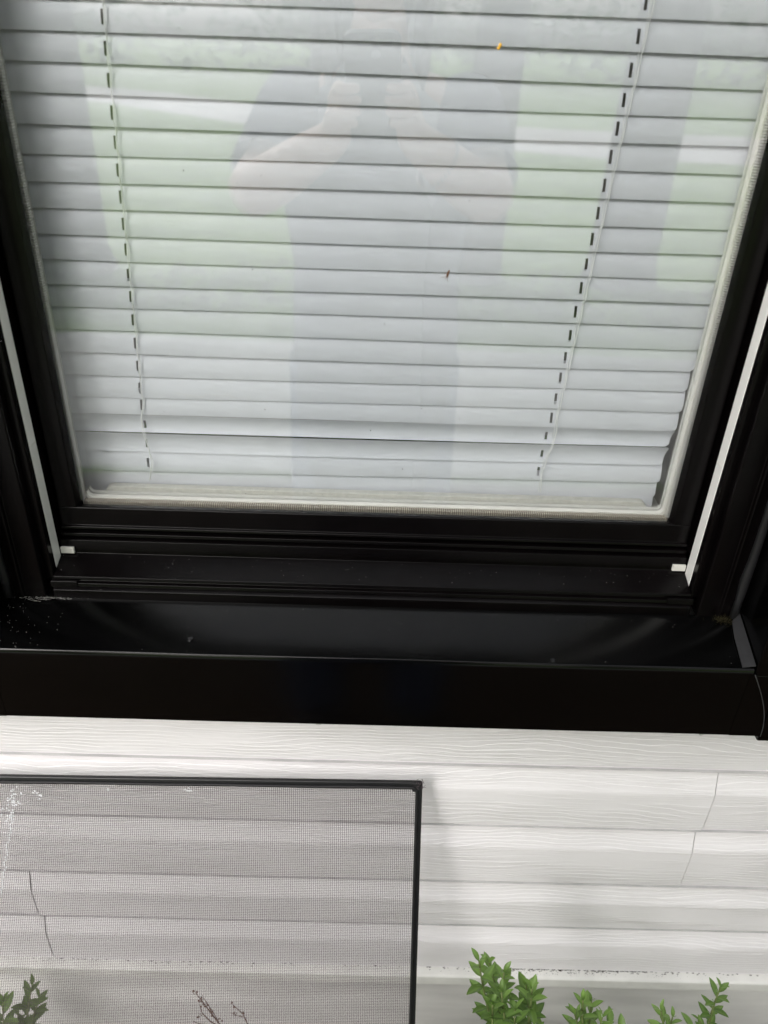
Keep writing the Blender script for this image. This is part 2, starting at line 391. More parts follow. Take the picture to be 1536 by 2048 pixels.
seams = {1: (0.3335, -0.0012), 2: (0.3065, -0.0012), 3: (-0.4175, 0.0012), 4: (-0.4135, 0.0012)}
full = [z for z in lines if z <= -0.539]
for k in range(len(lines)-1):
    zt, zb = lines[k], lines[k+1]
    if zt > -0.54:
        course(b, zt, zb, -4.0, -0.405); course(b, zt, zb, 0.405, 4.0)
    else:
        idx = full.index(zt)
        if idx in (1, 2):
            xs = {1: 0.3662, 2: 0.3648}[idx]
            course(b, zt, zb, -4.0, xs, -0.0013); course(b, zt, zb, xs+0.0013, 4.0)
        elif idx in (3, 4):
            xs = {3: -0.3865, 4: -0.3857}[idx]
            course(b, zt, zb, -4.0, xs-0.0024); course(b, zt, zb, xs, 4.0, -0.0016)
        else:
            course(b, zt, zb, -4.0, 4.0)
sd_o = b.build('siding', M['siding'], house)
for p in sd_o.data.polygons: p.use_smooth = True
sd_o.data.set_sharp_from_angle(angle=R(25))
b = MB(); rj = random.Random(44)  # shadow line under each course, drawn as thin grey strips
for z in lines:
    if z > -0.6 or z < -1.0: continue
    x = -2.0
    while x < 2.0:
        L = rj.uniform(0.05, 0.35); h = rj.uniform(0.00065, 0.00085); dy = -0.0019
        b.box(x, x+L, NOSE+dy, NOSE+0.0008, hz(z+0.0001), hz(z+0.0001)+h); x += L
tag(b.build('joint_shade', M['joint'], house), 'thin grey line of painted shade along the lower board edges')
# dark crevice line of dirt above the starter strip, the strip, the foundation
b = MB(); b.prism_x([(-0.0385, hz(-1.0015)), (-0.047, hz(-1.0055)), (-0.0585, hz(-1.0085)), (-0.0605, hz(-1.0105)), (-0.0608, hz(-1.0260)), (-0.0595, hz(-1.0275)), (-0.0385, hz(-1.0275))], -4, 4)
b.build('starter_strip', M['strip'], house, bevel=0.0008)
b = MB(); rnd = random.Random(5)
for k in range(2600):
    x = rnd.uniform(-0.6, 0.7); t = rnd.random()**3.2
    if rnd.random() > (0.5+0.5*math.sin(x*11.0-1.4))**1.5*(0.75 if x > 0.08 else 0.10)+0.03: continue
    y = -0.0500-t*0.0070; z = hz(-1.0064-(t*0.0070)*0.27)+0.0003
    s = rnd.uniform(0.0003, 0.0010)*(1.15-t)
    b.ball((x, y, z), s, 5, 4, (1.9, 0.7, 0.45))
tag(b.build('grime', M['dirt'], house), kind='stuff')
# foundation (front face with gentle waves), wall core up to the window
b = MB(); b.box(-4, 4, -0.036, 0.10, hz(GZ-0.1), hz(-1.0285)); b.build('foundation', M['found'], house, bevel=0.001)
b = MB(); b.box(-4, -0.36, -0.034, 0.10, hz(-1.0280), hz(1.2)); b.box(0.36, 4, -0.034, 0.10, hz(-1.0280), hz(1.2)); b.box(-0.3595, 0.3595, -0.034, 0.10, hz(-1.0280), hz(-0.462)); b.box(-0.3595, 0.3595, -0.034, 0.10, hz(0.60), hz(1.2))
b.build('wall_core', M['white_vinyl'], house)

# ------------------------------------------------------------------ window
WT = 0.58      # top of the window opening
win = empty('sash_window', 'black framed sash window with closed white blinds behind its glass', 'window', (0.0015, 0, -0.45))
def W(b):      # shift from world to window space
    b.v = [(x-0.0015, y, z+0.45) for x, y, z in b.v]; return b
GX0, GX1, GB = -0.2625+0.0015, 0.2625+0.0020, -0.3630
cx = 0.0015
b = MB(); b.box(GX0-0.004, GX1+0.004, 0.0, 0.003, GB-0.004, WT-0.04); W(b).build('outer_pane', M['glass'], win)
b = MB(); b.box(GX0-0.004, GX1+0.004, 0.0145, 0.0175, GB-0.004, WT-0.04); W(b).build('inner_pane', M['glass'], win)
# spacer between the panes
b = MB(); b.box(GX0-0.001, GX1+0.001, 0.0033, 0.0088, GB-0.005, GB+0.0005)
W(b).build('ribbed_spacer', M['rib_h'], win, bevel=0.0004)
for sx, x in ((-1, GX0), (1, GX1)):
    b = MB(); xa, xb = sorted((x-sx*0.0005, x+sx*0.005)); b.box(xa, xb, 0.0033, 0.0088, GB+0.0006, WT-0.045)
    W(b).build('ribbed_spacer', M['rib_v'], win, bevel=0.0004)
def rr_ring(b, x0, x1, z0, z1, w, r, y0, y1, n=8):
    # rounded rectangular ring (rounded at the bottom corners)
    def loop(o, rad):
        pts = []
        for cxx, czz, a0 in ((x0+rad+o, z0+rad+o, 180), (x1-rad-o, z0+rad+o, 270)):
            for k in range(n+1):
                a = R(a0+90*k/n); pts.append((cxx+rad*math.cos(a), czz+rad*math.sin(a)))
        pts += [(x1-o, z1), (x0+o, z1)]
        return pts
    A = loop(0, r+0.0001); B = loop(w, max(r-w*0.3, 0.001)); m = len(A); i = len(b.v)
    for L, y in ((A, y0), (B, y0), (B, y1), (A, y1)): b.v += [(p[0], y, p[1]) for p in L]
    for k in range(m-1):
        for q in range(4):
            q2 = (q+1) % 4; b.f.append((i+q*m+k, i+q*m+k+1, i+q2*m+k+1, i+q2*m+k))
b = MB(); rr_ring(b, GX0-0.0006, GX1+0.0006, GB-0.001, WT-0.045, 0.0022, 0.006, 0.0092, 0.0143)
W(b).build('spacer_bar', M['cream'], win, bevel=0.0005)
b = MB(); rr_ring(b, GX0-0.002, GX1+0.002, GB-0.002, WT-0.045, 0.0032, 0.006, 0.0178, 0.0215)
W(b).build('inner_gasket', M['cream'], win, bevel=0.0012)
b = MB(); rr_ring(b, GX0-0.010, GX1+0.010, GB-0.012, WT-0.045, 0.0080, 0.003, 0.0218, 0.0238)
W(b).build('inner_bead', M['white_vinyl'], win, bevel=0.001)
# sash: bottom rail, stiles, head
b = MB(); b.prism_x([(0.0175, -0.3690), (-0.0010, -0.3690), (-0.0010, -0.3632), (-0.0068, -0.3622), (-0.0082, -0.3632), (-0.0085, -0.3806), (-0.0108, -0.3812), (-0.0112, -0.3836), (-0.0060, -0.3850), (-0.0050, -0.3880), (0.0175, -0.3880)], GX0-0.0190, GX1+0.0190)
W(b).build('bottom_rail', M['frame_black'], win, bevel=0.0005)
for sx, x in ((-1, GX0), (1, GX1)):
    prof = [(x, -0.0010), (x+sx*0.0018, -0.0060), (x+sx*0.0030, -0.0083), (x+sx*0.0185, -0.0083), (x+sx*0.0187, 0.0175), (x+sx*0.0052, 0.0175), (x+sx*0.0052, -0.0005)]
    b = MB(); b.prism_z(prof, -0.3625, WT-0.04); W(b).build('sash_stile', M['frame_black'], win, bevel=0.0006)
    # small mitre step at the corner of rail and stile
b = MB(); b.box(GX0-0.02, GX1+0.02, -0.008, 0.0175, WT-0.04, WT-0.005); W(b).build('top_rail', M['frame_black'], win, bevel=0.0006)
# frame sill (stepped profile read from the photo), tracks
sill = [(0.05, -0.3885), (-0.0085, -0.3885), (-0.0098, -0.3890), (-0.0102, -0.3918), (-0.0075, -0.3926), (-0.0075, -0.3932), (-0.0142, -0.3936), (-0.0146, -0.3965), (-0.0148, -0.4066),
        (-0.0162, -0.4074), (-0.0385, -0.4143), (-0.0405, -0.4150), (-0.0408, -0.4172), (-0.0392, -0.4180), (-0.0395, -0.4194), (-0.0432, -0.4200), (-0.0438, -0.4228), (-0.0425, -0.4236), (-0.0452, -0.4248),
        (-0.0464, -0.4256), (-0.0470, -0.4330), (-0.0455, -0.4375), (0.05, -0.4375)]
b = MB(); b.prism_x(sill, -0.2835+cx, 0.2835+cx); W(b).build('frame_sill', M['frame_black'], win, bevel=0.00045)
# wedge shaped trim pieces at both ends of the sill track
for sx in (-1, 1):
    x0, x1 = sorted((cx+sx*0.262, cx+sx*0.2855))
    b = MB(); b.prism_x([(-0.0390, -0.4178), (-0.0442, -0.4178), (-0.0446, -0.4240), (-0.0390, -0.4240)], x0, x1); W(b).build('track_end', M['frame_black'], win, bevel=0.0005)
    x0, x1 = sorted((cx+sx*0.2712, cx+sx*0.2832))
    b = MB(); b.box(x0, x1, -0.0175, -0.0148, -0.4062, -0.4000); W(b).build('balance_shoe', M['cream'], win, bevel=0.0005)
# jambs: white liner (inward facing reveal), black stops and outer frame
for sx in (-1, 1):
    X = lambda a: cx+sx*a
    b = MB(); b.prism_z([(X(0.2838), -0.0172), (X(0.2838), -0.0296), (X(0.2848), -0.0300), (X(0.2872), -0.0300), (X(0.2872), -0.0172)], -0.4122, WT)
    i0 = 0
    b.v = [(x, y, z - (0.0 if z > 0 else 0.30*(-y-0.02) + 0.0)) if z < 0 else (x, y, z) for x, y, z in b.v]
    W(b).build('jamb_liner', M['white_vinyl'], win, bevel=0.0004)
    b = MB(); b.prism_z([(X(0.2842), 0.03), (X(0.2842), -0.0170), (X(0.2872), -0.0170), (X(0.2872), 0.03)], -0.3884, WT); W(b).build('jamb_track', M['frame_black'], win)
    b = MB(); b.prism_z([(X(0.2842), -0.0303), (X(0.2842), -0.0372), (X(0.2848), -0.0378), (X(0.2902), -0.0378), (X(0.2902), -0.0300), (X(0.2876), -0.0300), (X(0.2876), -0.0301)], -0.4195, WT)
    W(b).build('jamb_stop', M['frame_black'], win, bevel=0.0006)
    b = MB(); b.prism_z([(X(0.2904), 0.03), (X(0.2904), -0.0455), (X(0.2912), -0.0470), (X(0.3082), -0.0470), (X(0.3088), -0.0500), (X(0.3110), -0.0502), (X(0.3118), -0.0470), (X(0.3235), -0.0468), (X(0.3240), -0.0450), (X(0.3240), 0.03)], -0.4345, WT)
    W(b).build('frame_jamb', M['frame_black'], win, bevel=0.0008)
    # soft caulk bead between frame and side capping
    b = MB(); rc = random.Random(3+sx)
    pts = [(X(0.3232+rc.uniform(-.0006, .0006)), -0.0478+rc.uniform(-.0006, .0006), -0.433+0.02*k) for k in range(50)]
    b.tube(pts, [0.0040+rc.uniform(-.0005, .0006) for _ in pts], 8); W(b).build('caulk_bead', M['caulk'], win, smooth=True)
    b = MB(); b.box(*sorted((X(0.2700), X(0.2837))), 0.0270, 0.03, -0.3875, WT)
    W(b).build('inner_stile', M['inner_jamb'], win)
b = MB(); b.box(-0.324+cx, 0.324+cx, -0.047, 0.03, WT, WT+0.03); W(b).build('frame_head', M['frame_black'], win, bevel=0.001)
# snap joint on the white liner
for sx in (-1, 1):
    b = MB(); x0, x1 = sorted((cx+sx*0.2834, cx+sx*0.2842)); b.box(x0, x1, -0.0292, -0.0176, -0.2938, -0.2930); W(b).build('liner_clip', M['cream'], win, bevel=0.0003)
# aluminium capping
SF, SB = -0.1000, -0.0452
arc = [(SF-0.0, -0.4525)]
b = MB()
cap = [(SB, -0.4338), (SF+0.0022, -0.4482), (SF+0.0009, -0.4488), (SF+0.0001, -0.4501), (SF-0.0003, -0.4530), (SF-0.0003, -0.5262), (SF+0.0008, -0.5272), (-0.040, -0.5272), (-0.040, -0.4600), (SB, -0.4600)]
N = 40; n = len(cap); x0, x1 = -0.3262+cx, 0.3262+cx
rc = random.Random(9)
for k in range(N+1):
    x = x0+(x1-x0)*k/N
    sag = 0.00018*math.sin(k*0.37)+0.00010*math.sin(k*0.9+1)
    for (y, z) in cap:
        ddz = sag if y < -0.06 and z > -0.46 else (sag*0.5 if z < -0.5 else 0)
        xe = x
        b.v.append((xe, y, z+ddz))
for k in range(N):
    for q in range(n):
        q2 = (q+1) % n; b.f.append((k*n+q, k*n+q2, (k+1)*n+q2, (k+1)*n+q))
b.f.append(tuple(range(n))[::-1]); b.f.append(tuple(N*n+q for q in range(n)))
so = W(b).build('sill_cap', M['cap_black'], win, bevel=0.0004, seg=1)
# refine the curved front ends with a separate overlapping lip
for sx in (-1, 1):
    b = MB(); pts = []
    K = 14
    for k in range(K+1):
        t = k/K; z = -0.4545-0.0717*t
        b.v += [(cx+sx*0.3235, SF-0.0006, z), (cx+sx*(0.3268+0.0250*math.sin(t*math.pi/2)), SF-0.0008, z), (cx+sx*(0.3268+0.0250*math.sin(t*math.pi/2)), SF+0.0012, z)]
        if k: i = 3*k; b.f += [(i-3, i-2, i+1, i), (i-2, i-1, i+2, i+1)]
    W(b).build('sill_end_lip', M['cap_black'], win)
    b = MB(); b.tube([(cx+sx*(0.3269+0.0250*math.sin(k/K*math.pi/2)), SF-0.0012, -0.4530-0.0732*k/K) for k in range(K+1)], 0.00042, 5)
    W(b).build('seam_bead', M['seam'], win, smooth=True)
    X = lambda a: cx+sx*a
    # side capping: inward return, front face, outer return
    prof = [(X(0.3270), -0.0430), (X(0.3278), -0.0985), (X(0.3290), -0.0996), (X(0.4000), -0.0996), (X(0.4010), -0.0986), (X(0.4010), -0.0350), (X(0.3300), -0.0350)]
    prof2 = [(X(0.3285), -0.0430), (X(0.3285), -0.0985), (X(0.3290), -0.0996), (X(0.4000), -0.0996), (X(0.4010), -0.0986), (X(0.4010), -0.0350), (X(0.3300), -0.0350)]
    prof3 = [(X(0.3515), -0.0430), (X(0.3515), -0.0980), (X(0.3522), -0.0996)]+prof2[3:6]+[(X(0.3515), -0.0350)]
    b = MB(); b.prism_z(prof, -0.4560, WT+0.09); b.prism_z(prof3, -0.5335, -0.4560); b.box(*sorted((X(0.3285), X(0.3514))), -0.0990, -0.0900, -0.5255, -0.4561); W(b).build('side_cap', M['cap_black'], win, bevel=0.001)
    # folded flap where sill and side capping meet
    b = MB()
    A = [(X(0.3205), -0.0520, -0.4340), (X(0.3268), -0.0490, -0.4265), (X(0.3268), -0.0985, -0.4450), (X(0.3155), -0.0985, -0.4470), (X(0.3172), -0.070, -0.4385)]
    b.v = A+[(x+sx*0.0, y, z-0.0012) for x, y, z in A]
    b.f = [(0, 1, 2, 3, 4), (9, 8, 7, 6, 5)]+[(k, (k+1) % 5, (k+1) % 5+5, k+5) for k in range(5)]
    if sx == 1: tag(W(b).build('corner_flap', M['flap'], win, bevel=0.0004), 'grey folded flap at the right end of the sill')
b = MB(); b.box(-0.3255+cx, 0.3255+cx, -0.1, -0.036, WT+0.02, WT+0.09); W(b).build('head_cap', M['cap_black'], win, bevel=0.001)

# ------------------------------------------------------------------ room behind the window
b = MB(); b.box(-1.6, 1.6, 2.6, 2.7, -1.6, 1.2); b.box(-1.7, -1.6, 0.11, 2.6, -1.6, 1.2); b.box(1.6, 1.7, 0.11, 2.6, -1.6, 1.2); b.box(-1.6, 1.6, 0.11, 2.6, -1.7, -1.6); b.box(-1.6, 1.6, 0.11, 2.6, 1.2, 1.3)
tag(b.build('room_walls', M['room']), kind='structure')
inner = empty('inner_casing', 'pale inner window casing seen past the right ends of the blind slats', 'window casing', (0, 0.03, -0.45))
b = MB(); b.box(0.2870, 0.2990, 0.0008, 0.10, -0.02, 1.03); b.build('side_board', M['inner_jamb'], inner, bevel=0.001)
b = MB(); b.box(-0.3080, -0.2960, 0.0008, 0.10, -0.02, 1.03); b.build('side_board', M['inner_jamb'], inner, bevel=0.001)
b = MB(); b.box(-0.3300, 0.3300, 0.0008, 0.12, 0.040, 0.0560); b.build('stool_board', M['white_vinyl'], inner, bevel=0.002)

# ------------------------------------------------------------------ blind
blind = empty('window_blind', 'white aluminium slat blind hanging closed behind the window glass', 'blind', (0, 0.034, WT-0.06))
OX, OY, OZ = 0, 0.034, WT-0.06
zb_list = [(-0.0020, -0.0020), (-0.0213, -0.0217), (-0.0406, -0.0406), (-0.0603, -0.0595), (-0.0800, -0.0787), (-0.0994, -0.0978), (-0.1188, -0.1173), (-0.1381, -0.1367), (-0.1567, -0.1569),
           (-0.1761, -0.1756), (-0.1948, -0.1945), (-0.2142, -0.2140), (-0.2333, -0.2333), (-0.2530, -0.2522), (-0.2728, -0.2712), (-0.2894, -0.2888), (-0.3079, -0.3055), (-0.3269, -0.3251), (-0.3460, -0.3437), (-0.3640, -0.3600), (-0.3700, -0.3672), (-0.3745, -0.3722)]
allz = [(0.0193*k-0.0020, 0.0193*k-0.0020, -k) for k in range(27, 0, -1)] + [(a, c, i) for i, (a, c) in enumerate(zb_list)]
def cord_x(z, side):
    t = min(1, max(-1.6, -z/0.355))
    return (-0.1959-0.0127*t) if side < 0 else (0.1752-0.0235*t)
slat_meshes = 0
rs = random.Random(21)
for (za, zc, i) in allz:
    zm = 0.5*(za+zc)
    t = -zm/0.36
    xr = min(0.2796, 0.2796+0.052*zm) + rs.uniform(-0.0007, 0.0007)
    xl = xr-0.562
    rev = i in (16, 17)
    # cross section: (y, z offset above the bottom edge)
    K = 10; prof = []
    chord, rise = (0.0240, 0.0021)
    if i == 18: chord = 0.0225
    for k in range(K+1):
        s = k/K                                 # 0 = top edge, 1 = bottom edge
        bul = rise*4*s*(1-s)
        if rev:   # tipped the other way: top edge towards the glass, hollow side out
            yy = 0.0300+0.0030*s+bul*1.6; zz = (0.0198 if i == 17 else 0.0182)*(1-s)
        else:
            yy = 0.0358-0.0053*s-bul; zz = chord*(1-s)*0.96
            if i == 18: yy += 0.0024
            if i >= 19: yy += 0.0036
        prof.append((yy, zz))
    hl, hr = cord_x(zm, -1), cord_x(zm, 1)
    hx = [hl-0.0011, hl+0.0011, hr-0.0042, hr-0.0020]
    xs = [xl, xl+0.0015, xl+0.004, hx[0], hx[1]] + [hx[1]+(hx[2]-hx[1])*q/6 for q in range(1, 6)] + [hx[2], hx[3], xr-0.004, xr-0.0012, xr]
    b = MB(); nx = len(xs)
    jit = rs.uniform(-0.0004, 0.0004)
    for xi, x in enumerate(xs):
        u = (x+0.20)/0.40; zz0 = za+(zc-za)*u
        bow = 0.0006*math.sin(u*3.1+i*1.3)
        for k, (yy, zz) in enumerate(prof):
            px = x
            # rounded corners
            e = 0.0
            if xi in (nx-1, nx-2):
                s = k/K; c_ = max(0, abs(s-0.5)-0.34)/0.16; e = 0.0036*(1-math.sqrt(max(0, 1-c_*c_)))
                if xi == nx-2: e = min(e, 0.0024)
            px = x-e
            if rev and xi >= nx-3: px += 0.0026*(1-k/K)**2-0.001
            b.v.append((px-OX, yy+jit-OY, zz0+zz+bow-OZ))
    n1 = K+1
    for xi in range(nx-1):
        hole = xi in (3, 10)
        for k in range(K):
            if hole and 4 <= k <= 7 and i < 19: continue
            a = xi*n1+k; b.f.append((a, a+1, a+1+n1, a+n1))
    o = b.build('slat', M['slat'], blind, smooth=True)
# ladder cords and lift cords
for side in (-1, 1):
    b = MB(); pts = []; pts2 = []
    z = WT-0.07
    while z > -0.357:
        k = (z+0.0020)/0.0193; ph = (k % 1.0)
        off = 0.0
        if z < -0.28: off = 0.0025*math.sin((z+0.28)*90)
        x = cord_x(z, side)+off*(1 if side < 0 else -0.8)
        y = 0.0262+0.0030*ph
        pts.append((x-OX+(0.0017 if side < 0 else 0.0008), y-OY, z-OZ))
        pts2.append((x-OX+(0.0024 if side < 0 else -0.0006)+0.0006*math.sin(z*200), y-OY+0.0008, z-OZ))
        z -= 0.0045
    b.tube(pts, 0.00044, 5); b.tube(pts2, 0.00030, 5)
    b.build('ladder_cord', M['cord'], blind, smooth=True)
# bottom rail (rounded upper corners) and head rail
b = MB(); n = 6; loop = []
x0, x1, z0, z1, r = -0.2480, 0.2520, -0.372, -0.3588, 0.006
for k in range(n+1): a = R(180-90*k/n); loop.append((x0+r+r*math.cos(a), z1-r+r*math.sin(a)))
for k in range(n+1): a = R(90-90*k/n); loop.append((x1-r+r*math.cos(a), z1-r+r*math.sin(a)))
loop += [(x1, z0), (x0, z0)]; m_ = len(loop)
for y in (0.0245, 0.0318): b.v += [(x-OX, y-OY, z-OZ) for x, z in loop]
b.f = [tuple(range(m_)), tuple(range(2*m_-1, m_-1, -1))]+[(k, k+m_, (k+1) % m_+m_, (k+1) % m_) for k in range(m_)]
b.build('blind_rail', M['rail'], blind, bevel=0.0007)
b = MB(); b.box(-0.28, 0.2795, -0.006, 0.016, -0.025, 0.0); b.build('head_rail', M['rail'], blind, bevel=0.001)

# ------------------------------------------------------------------ insect screen leaning on the siding
TR = Vector((0.0568, -0.0640, -0.6405)); lean = R(19.0); rl = R(0.85)
sx_ = Vector((math.cos(rl), 0, math.sin(rl)))
dn = Vector((math.sin(rl), -math.sin(lean)*math.cos(rl), -math.cos(lean)*math.cos(rl))).normalized()
nr = sx_.cross(dn).normalized()
if nr.y > 0: nr = -nr                     # outward
sx_ = dn.cross(nr).normalized()
if sx_.x < 0: sx_ = -sx_
SW, SH = 0.62, 0.885
scr = empty('insect_screen', 'dark grey insect screen in a thin frame leaning against the siding', 'window screen', tuple(TR+dn*SH-sx_*SW*0.5))
scr.matrix_world = Matrix(((sx_.x, -nr.x, -dn.x, scr.location.x), (sx_.y, -nr.y, -dn.y, scr.location.y), (sx_.z, -nr.z, -dn.z, scr.location.z), (0, 0, 0, 1)))
# local space: x across, y into the wall (-y faces us), z up; origin bottom centre
def frame_bar(x0, x1, z0, z1): 
    b = MB(); b.box(x0, x1, -0.0040, 0.0014, z0, z1); return b
HW = SW/2; fwid = 0.0060
frame_bar(HW-fwid, HW, 0.0, SH-0.0055).build('side_bar', M['scr_frame'], scr, bevel=0.0016, seg=3)
frame_bar(-HW, -HW+fwid, 0.0, SH-0.0055).build('side_bar', M['scr_frame'], scr, bevel=0.0016, seg=3)
frame_bar(-HW+fwid, HW-fwid, SH-fwid, SH).build('top_bar', M['scr_frame'], scr, bevel=0.0016, seg=3)
frame_bar(-HW+fwid, HW-fwid, 0, fwid).build('base_bar', M['scr_frame'], scr, bevel=0.0016, seg=3)
for s in (-1, 1):
    b = MB(); b.box(*sorted((s*(HW-0.011), s*(HW+0.0003))), -0.0043, 0.0016, SH-0.0115, SH+0.0003); b.build('corner_key', M['spline'], scr, bevel=0.0028, seg=3)
    b = MB(); rc = random.Random(4)
    for k in range(26):                 # frayed ends of the mesh at the corner
        p = Vector((s*(HW-0.0035)+rc.uniform(-.003, .004), -0.0035+rc.uniform(-.002, .002), SH-0.002+rc.uniform(-.004, .003)))
        q = p+Vector((rc.uniform(-.002, .0035)*s, rc.uniform(-.003, .001), rc.uniform(-.001, .0035)))
        b.tube([p, (p+q)/2+Vector((rc.uniform(-.001, .001), 0, 0)), q], 0.00022, 4)
    b.build('frayed_mesh', M['mesh'], scr)
# spline cord sunk along the inner edge, rounded at the corner
pts = [(-HW+fwid+0.0012, -0.0046, 0.012), (-HW+fwid+0.0012, -0.0046, SH-0.018)]
sp = []; r = 0.006; e = HW-fwid+0.0004; tz = SH-fwid+0.0004
sp += [(e, -0.0046, 0.01+0.04*k) for k in range(21) if 0.01+0.04*k < tz-r]
sp += [(e-r+r*math.cos(R(9*k)), -0.0046, tz-r+r*math.sin(R(9*k))) for k in range(0, 11)]
sp += [(e-r-0.05*k, -0.0046, tz+0.0003*math.sin(k*2.1)) for k in range(1, 12)]
b = MB(); b.tube(sp, 0.0016, 8); b.build('spline', M['spline'], scr, smooth=True)
b = MB(); pitch_, wr = 0.0020, 0.00020
def strand(b, p0, p1, w, d):
    i = len(b.v)
    p0 = Vector(p0); p1 = Vector(p1); u = d
    b.v += [tuple(p0-u*w), tuple(p0+u*w), tuple(p1+u*w), tuple(p1-u*w)]; b.f.append((i, i+1, i+2, i+3))
x = -HW+fwid; ym = -0.0022
while x < HW-fwid:
    nseg = 12; prev = None
    for q in range(nseg+1):
        z = fwid+(SH-2*fwid)*q/nseg
        edge = max(0, 1-(HW-fwid-x)/0.06)
        xx = x+0.0006*math.sin(z*11+x*9)*1.0
        c = Vector((xx, ym+0.0012*math.sin(z*7)*math.sin(x*6), z))
        if prev is not None:
            i = len(b.v)
            b.v += [tuple(prev+Vector((-wr, 0, 0))), tuple(prev+Vector((0, -wr*1.2, 0))), tuple(prev+Vector((wr, 0, 0))), tuple(c+Vector((-wr, 0, 0))), tuple(c+Vector((0, -wr*1.2, 0))), tuple(c+Vector((wr, 0, 0)))]
            b.f += [(i, i+1, i+4, i+3), (i+1, i+2, i+5, i+4)]
        prev = c
    x += pitch_
z = fwid
while z < SH-fwid:
    nseg = 10; prev = None
    for q in range(nseg+1):
        x = -HW+fwid+(SW-2*fwid)*q/nseg
        c = Vector((x, ym-0.0002+0.0012*math.sin(z*7)*math.sin(x*6), z+0.0007*math.sin(x*10+z*8)))
        if prev is not None:
            i = len(b.v)
            b.v += [tuple(prev+Vector((0, 0, -wr))), tuple(prev+Vector((0, -wr*1.2, 0))), tuple(prev+Vector((0, 0, wr))), tuple(c+Vector((0, 0, -wr))), tuple(c+Vector((0, -wr*1.2, 0))), tuple(c+Vector((0, 0, wr)))]
            b.f += [(i, i+1, i+4, i+3), (i+1, i+2, i+5, i+4)]
        prev = c
    z += pitch_
b.build('mesh_panel', M['mesh'], scr)

b = MB(); rnd = random.Random(19); inv = scr.matrix_world.inverted()
def on_screen(px, py):
    d = fw+rt2*((px-768)/F)-up2*((py-1024)/F); o_ = Vector((0, -0.6, 0)); nn = scr.matrix_world.to_3x3()@Vector((0, 1, 0)); p0 = scr.matrix_world@Vector((0, ym-0.0006, 0))
    return inv@(o_+d*((p0-o_).dot(nn)/d.dot(nn)))
spots = []
for cxp, cyp, sp, nn_ in ((28, 1598, 10, 26), (18, 1630, 9, 16), (78, 1592, 5, 7), (8, 1558, 5, 6), (218, 1576, 4, 4), (375, 1578, 4, 6), (492, 1572, 4, 3)):
    for _ in range(nn_): spots.append((cxp+rnd.gauss(0, sp), cyp+rnd.gauss(0, sp)))
for k in range(34): spots.append((26-24*(k/34)+rnd.gauss(0, 1.0), 1620+5.0*k))
for px, py in spots:
    p = on_screen(px, py); p.x = round(p.x/pitch_)*pitch_; w_ = pitch_*0.36
    if p.z > SH-0.01: continue
    b.box(p.x-w_, p.x+w_, p.y-0.0003, p.y+0.0003, p.z-w_, p.z+w_)
tag(b.build('water_film', M['bead_water'], scr), kind='stuff')

# ------------------------------------------------------------------ boxwood
def leaf(b, tone, base, d, nrm, L, Wd, tn):
    d = d.normalized(); side = d.cross(nrm).normalized(); nrm = side.cross(d).normalized()
    i = len(b.v); rows = [(0.0, 0.10), (0.12, 0.45), (0.32, 0.92), (0.55, 1.0), (0.76, 0.74), (0.91, 0.36), (1.0, 0.03)]
    for (t, w) in rows:
        c = base+d*L*t-nrm*L*0.16*t*t
        e = Wd*0.5*w
        b.v += [tuple(c+side*e+nrm*e*0.38), tuple(c+side*e*0.5+nrm*e*0.10), tuple(c), tuple(c-side*e*0.5+nrm*e*0.10), tuple(c-side*e+nrm*e*0.38)]
        tone += [tn, tn*0.9, min(1.4, tn+0.45), tn*0.9, tn]
    for r_ in range(len(rows)-1):
        for k in range(4):
            a = i+r_*5+k; b.f.append((a, a+1, a+6, a+5))
def cam_pt(px, py, wy):
    # point in the vertical plane y = wy that the survey of the photo gives
    d = fw+rt2*((px-768)/F)-up2*((py-1024)/F)
    return Vector((0, -0.6, 0))+d*((wy+0.6)/d.y)
def sprig(parent, tip, foot, n_pairs, L, seedv, m, bright=0.5, spread=1.0):
    rnd = random.Random(seedv); org = parent.location
    tip = Vector(tip); foot = Vector(foot)
    ax = (tip-foot); ln = ax.length
    mid = (tip+foot)/2+Vector((rnd.uniform(-.006, .006), rnd.uniform(-.006, .006), 0))
    def P(t):   # 0 foot .. 1 tip
        return foot*(1-t)**2+mid*2*t*(1-t)+tip*t*t
    st = MB(); st.tube([P(k/10)-org for k in range(11)], [0.0016-0.0009*k/10 for k in range(11)], 6)
    stem = st.build('branch', M['stem'], parent, smooth=True)
    b = MB(); tone = []; L *= rnd.uniform(0.92, 1.05)
    for k in range(n_pairs):
        tt = 1-(k/(n_pairs))**1.15*0.98
        c = P(tt); a0 = k*math.pi/2+seedv*0.7+rnd.uniform(-.25, .25)
        axd = (P(min(1, tt+0.05))-P(max(0, tt-0.05))).normalized()
        s1 = axd.cross(Vector((1, 0.2, 0))).normalized(); s2 = axd.cross(s1)
        young = max(0, 1-k/4)
        for h in range(2):
            a = a0+h*math.pi; rad = s1*math.cos(a)+s2*math.sin(a)
            open_ = (0.45+0.6*min(1, k/3.0))*spread
            d = axd*math.cos(open_)+rad*math.sin(open_)+Vector((rnd.uniform(-.15, .15), rnd.uniform(-.15, .15), rnd.uniform(-.1, .1)))
            nrm = axd*math.sin(open_)-rad*math.cos(open_)
            sz = L*(0.72+0.35*min(1, k/2.5))*rnd.uniform(0.85, 1.12)
            leaf(b, tone, c-org, d, nrm, sz, sz*rnd.uniform(0.35, 0.45), min(1.2, bright*rnd.uniform(0.2, 1.35)+0.45*young))
            if k > 2 and rnd.random() < 0.35:      # small axillary leaves
                d2 = axd*0.9+rad*0.5; leaf(b, tone, c-org, d2, nrm, sz*0.55, sz*0.24, min(1.2, bright+0.3))
    lo_ = b.build('foliage', m, stem, smooth=True, tone=tone)
    return stem
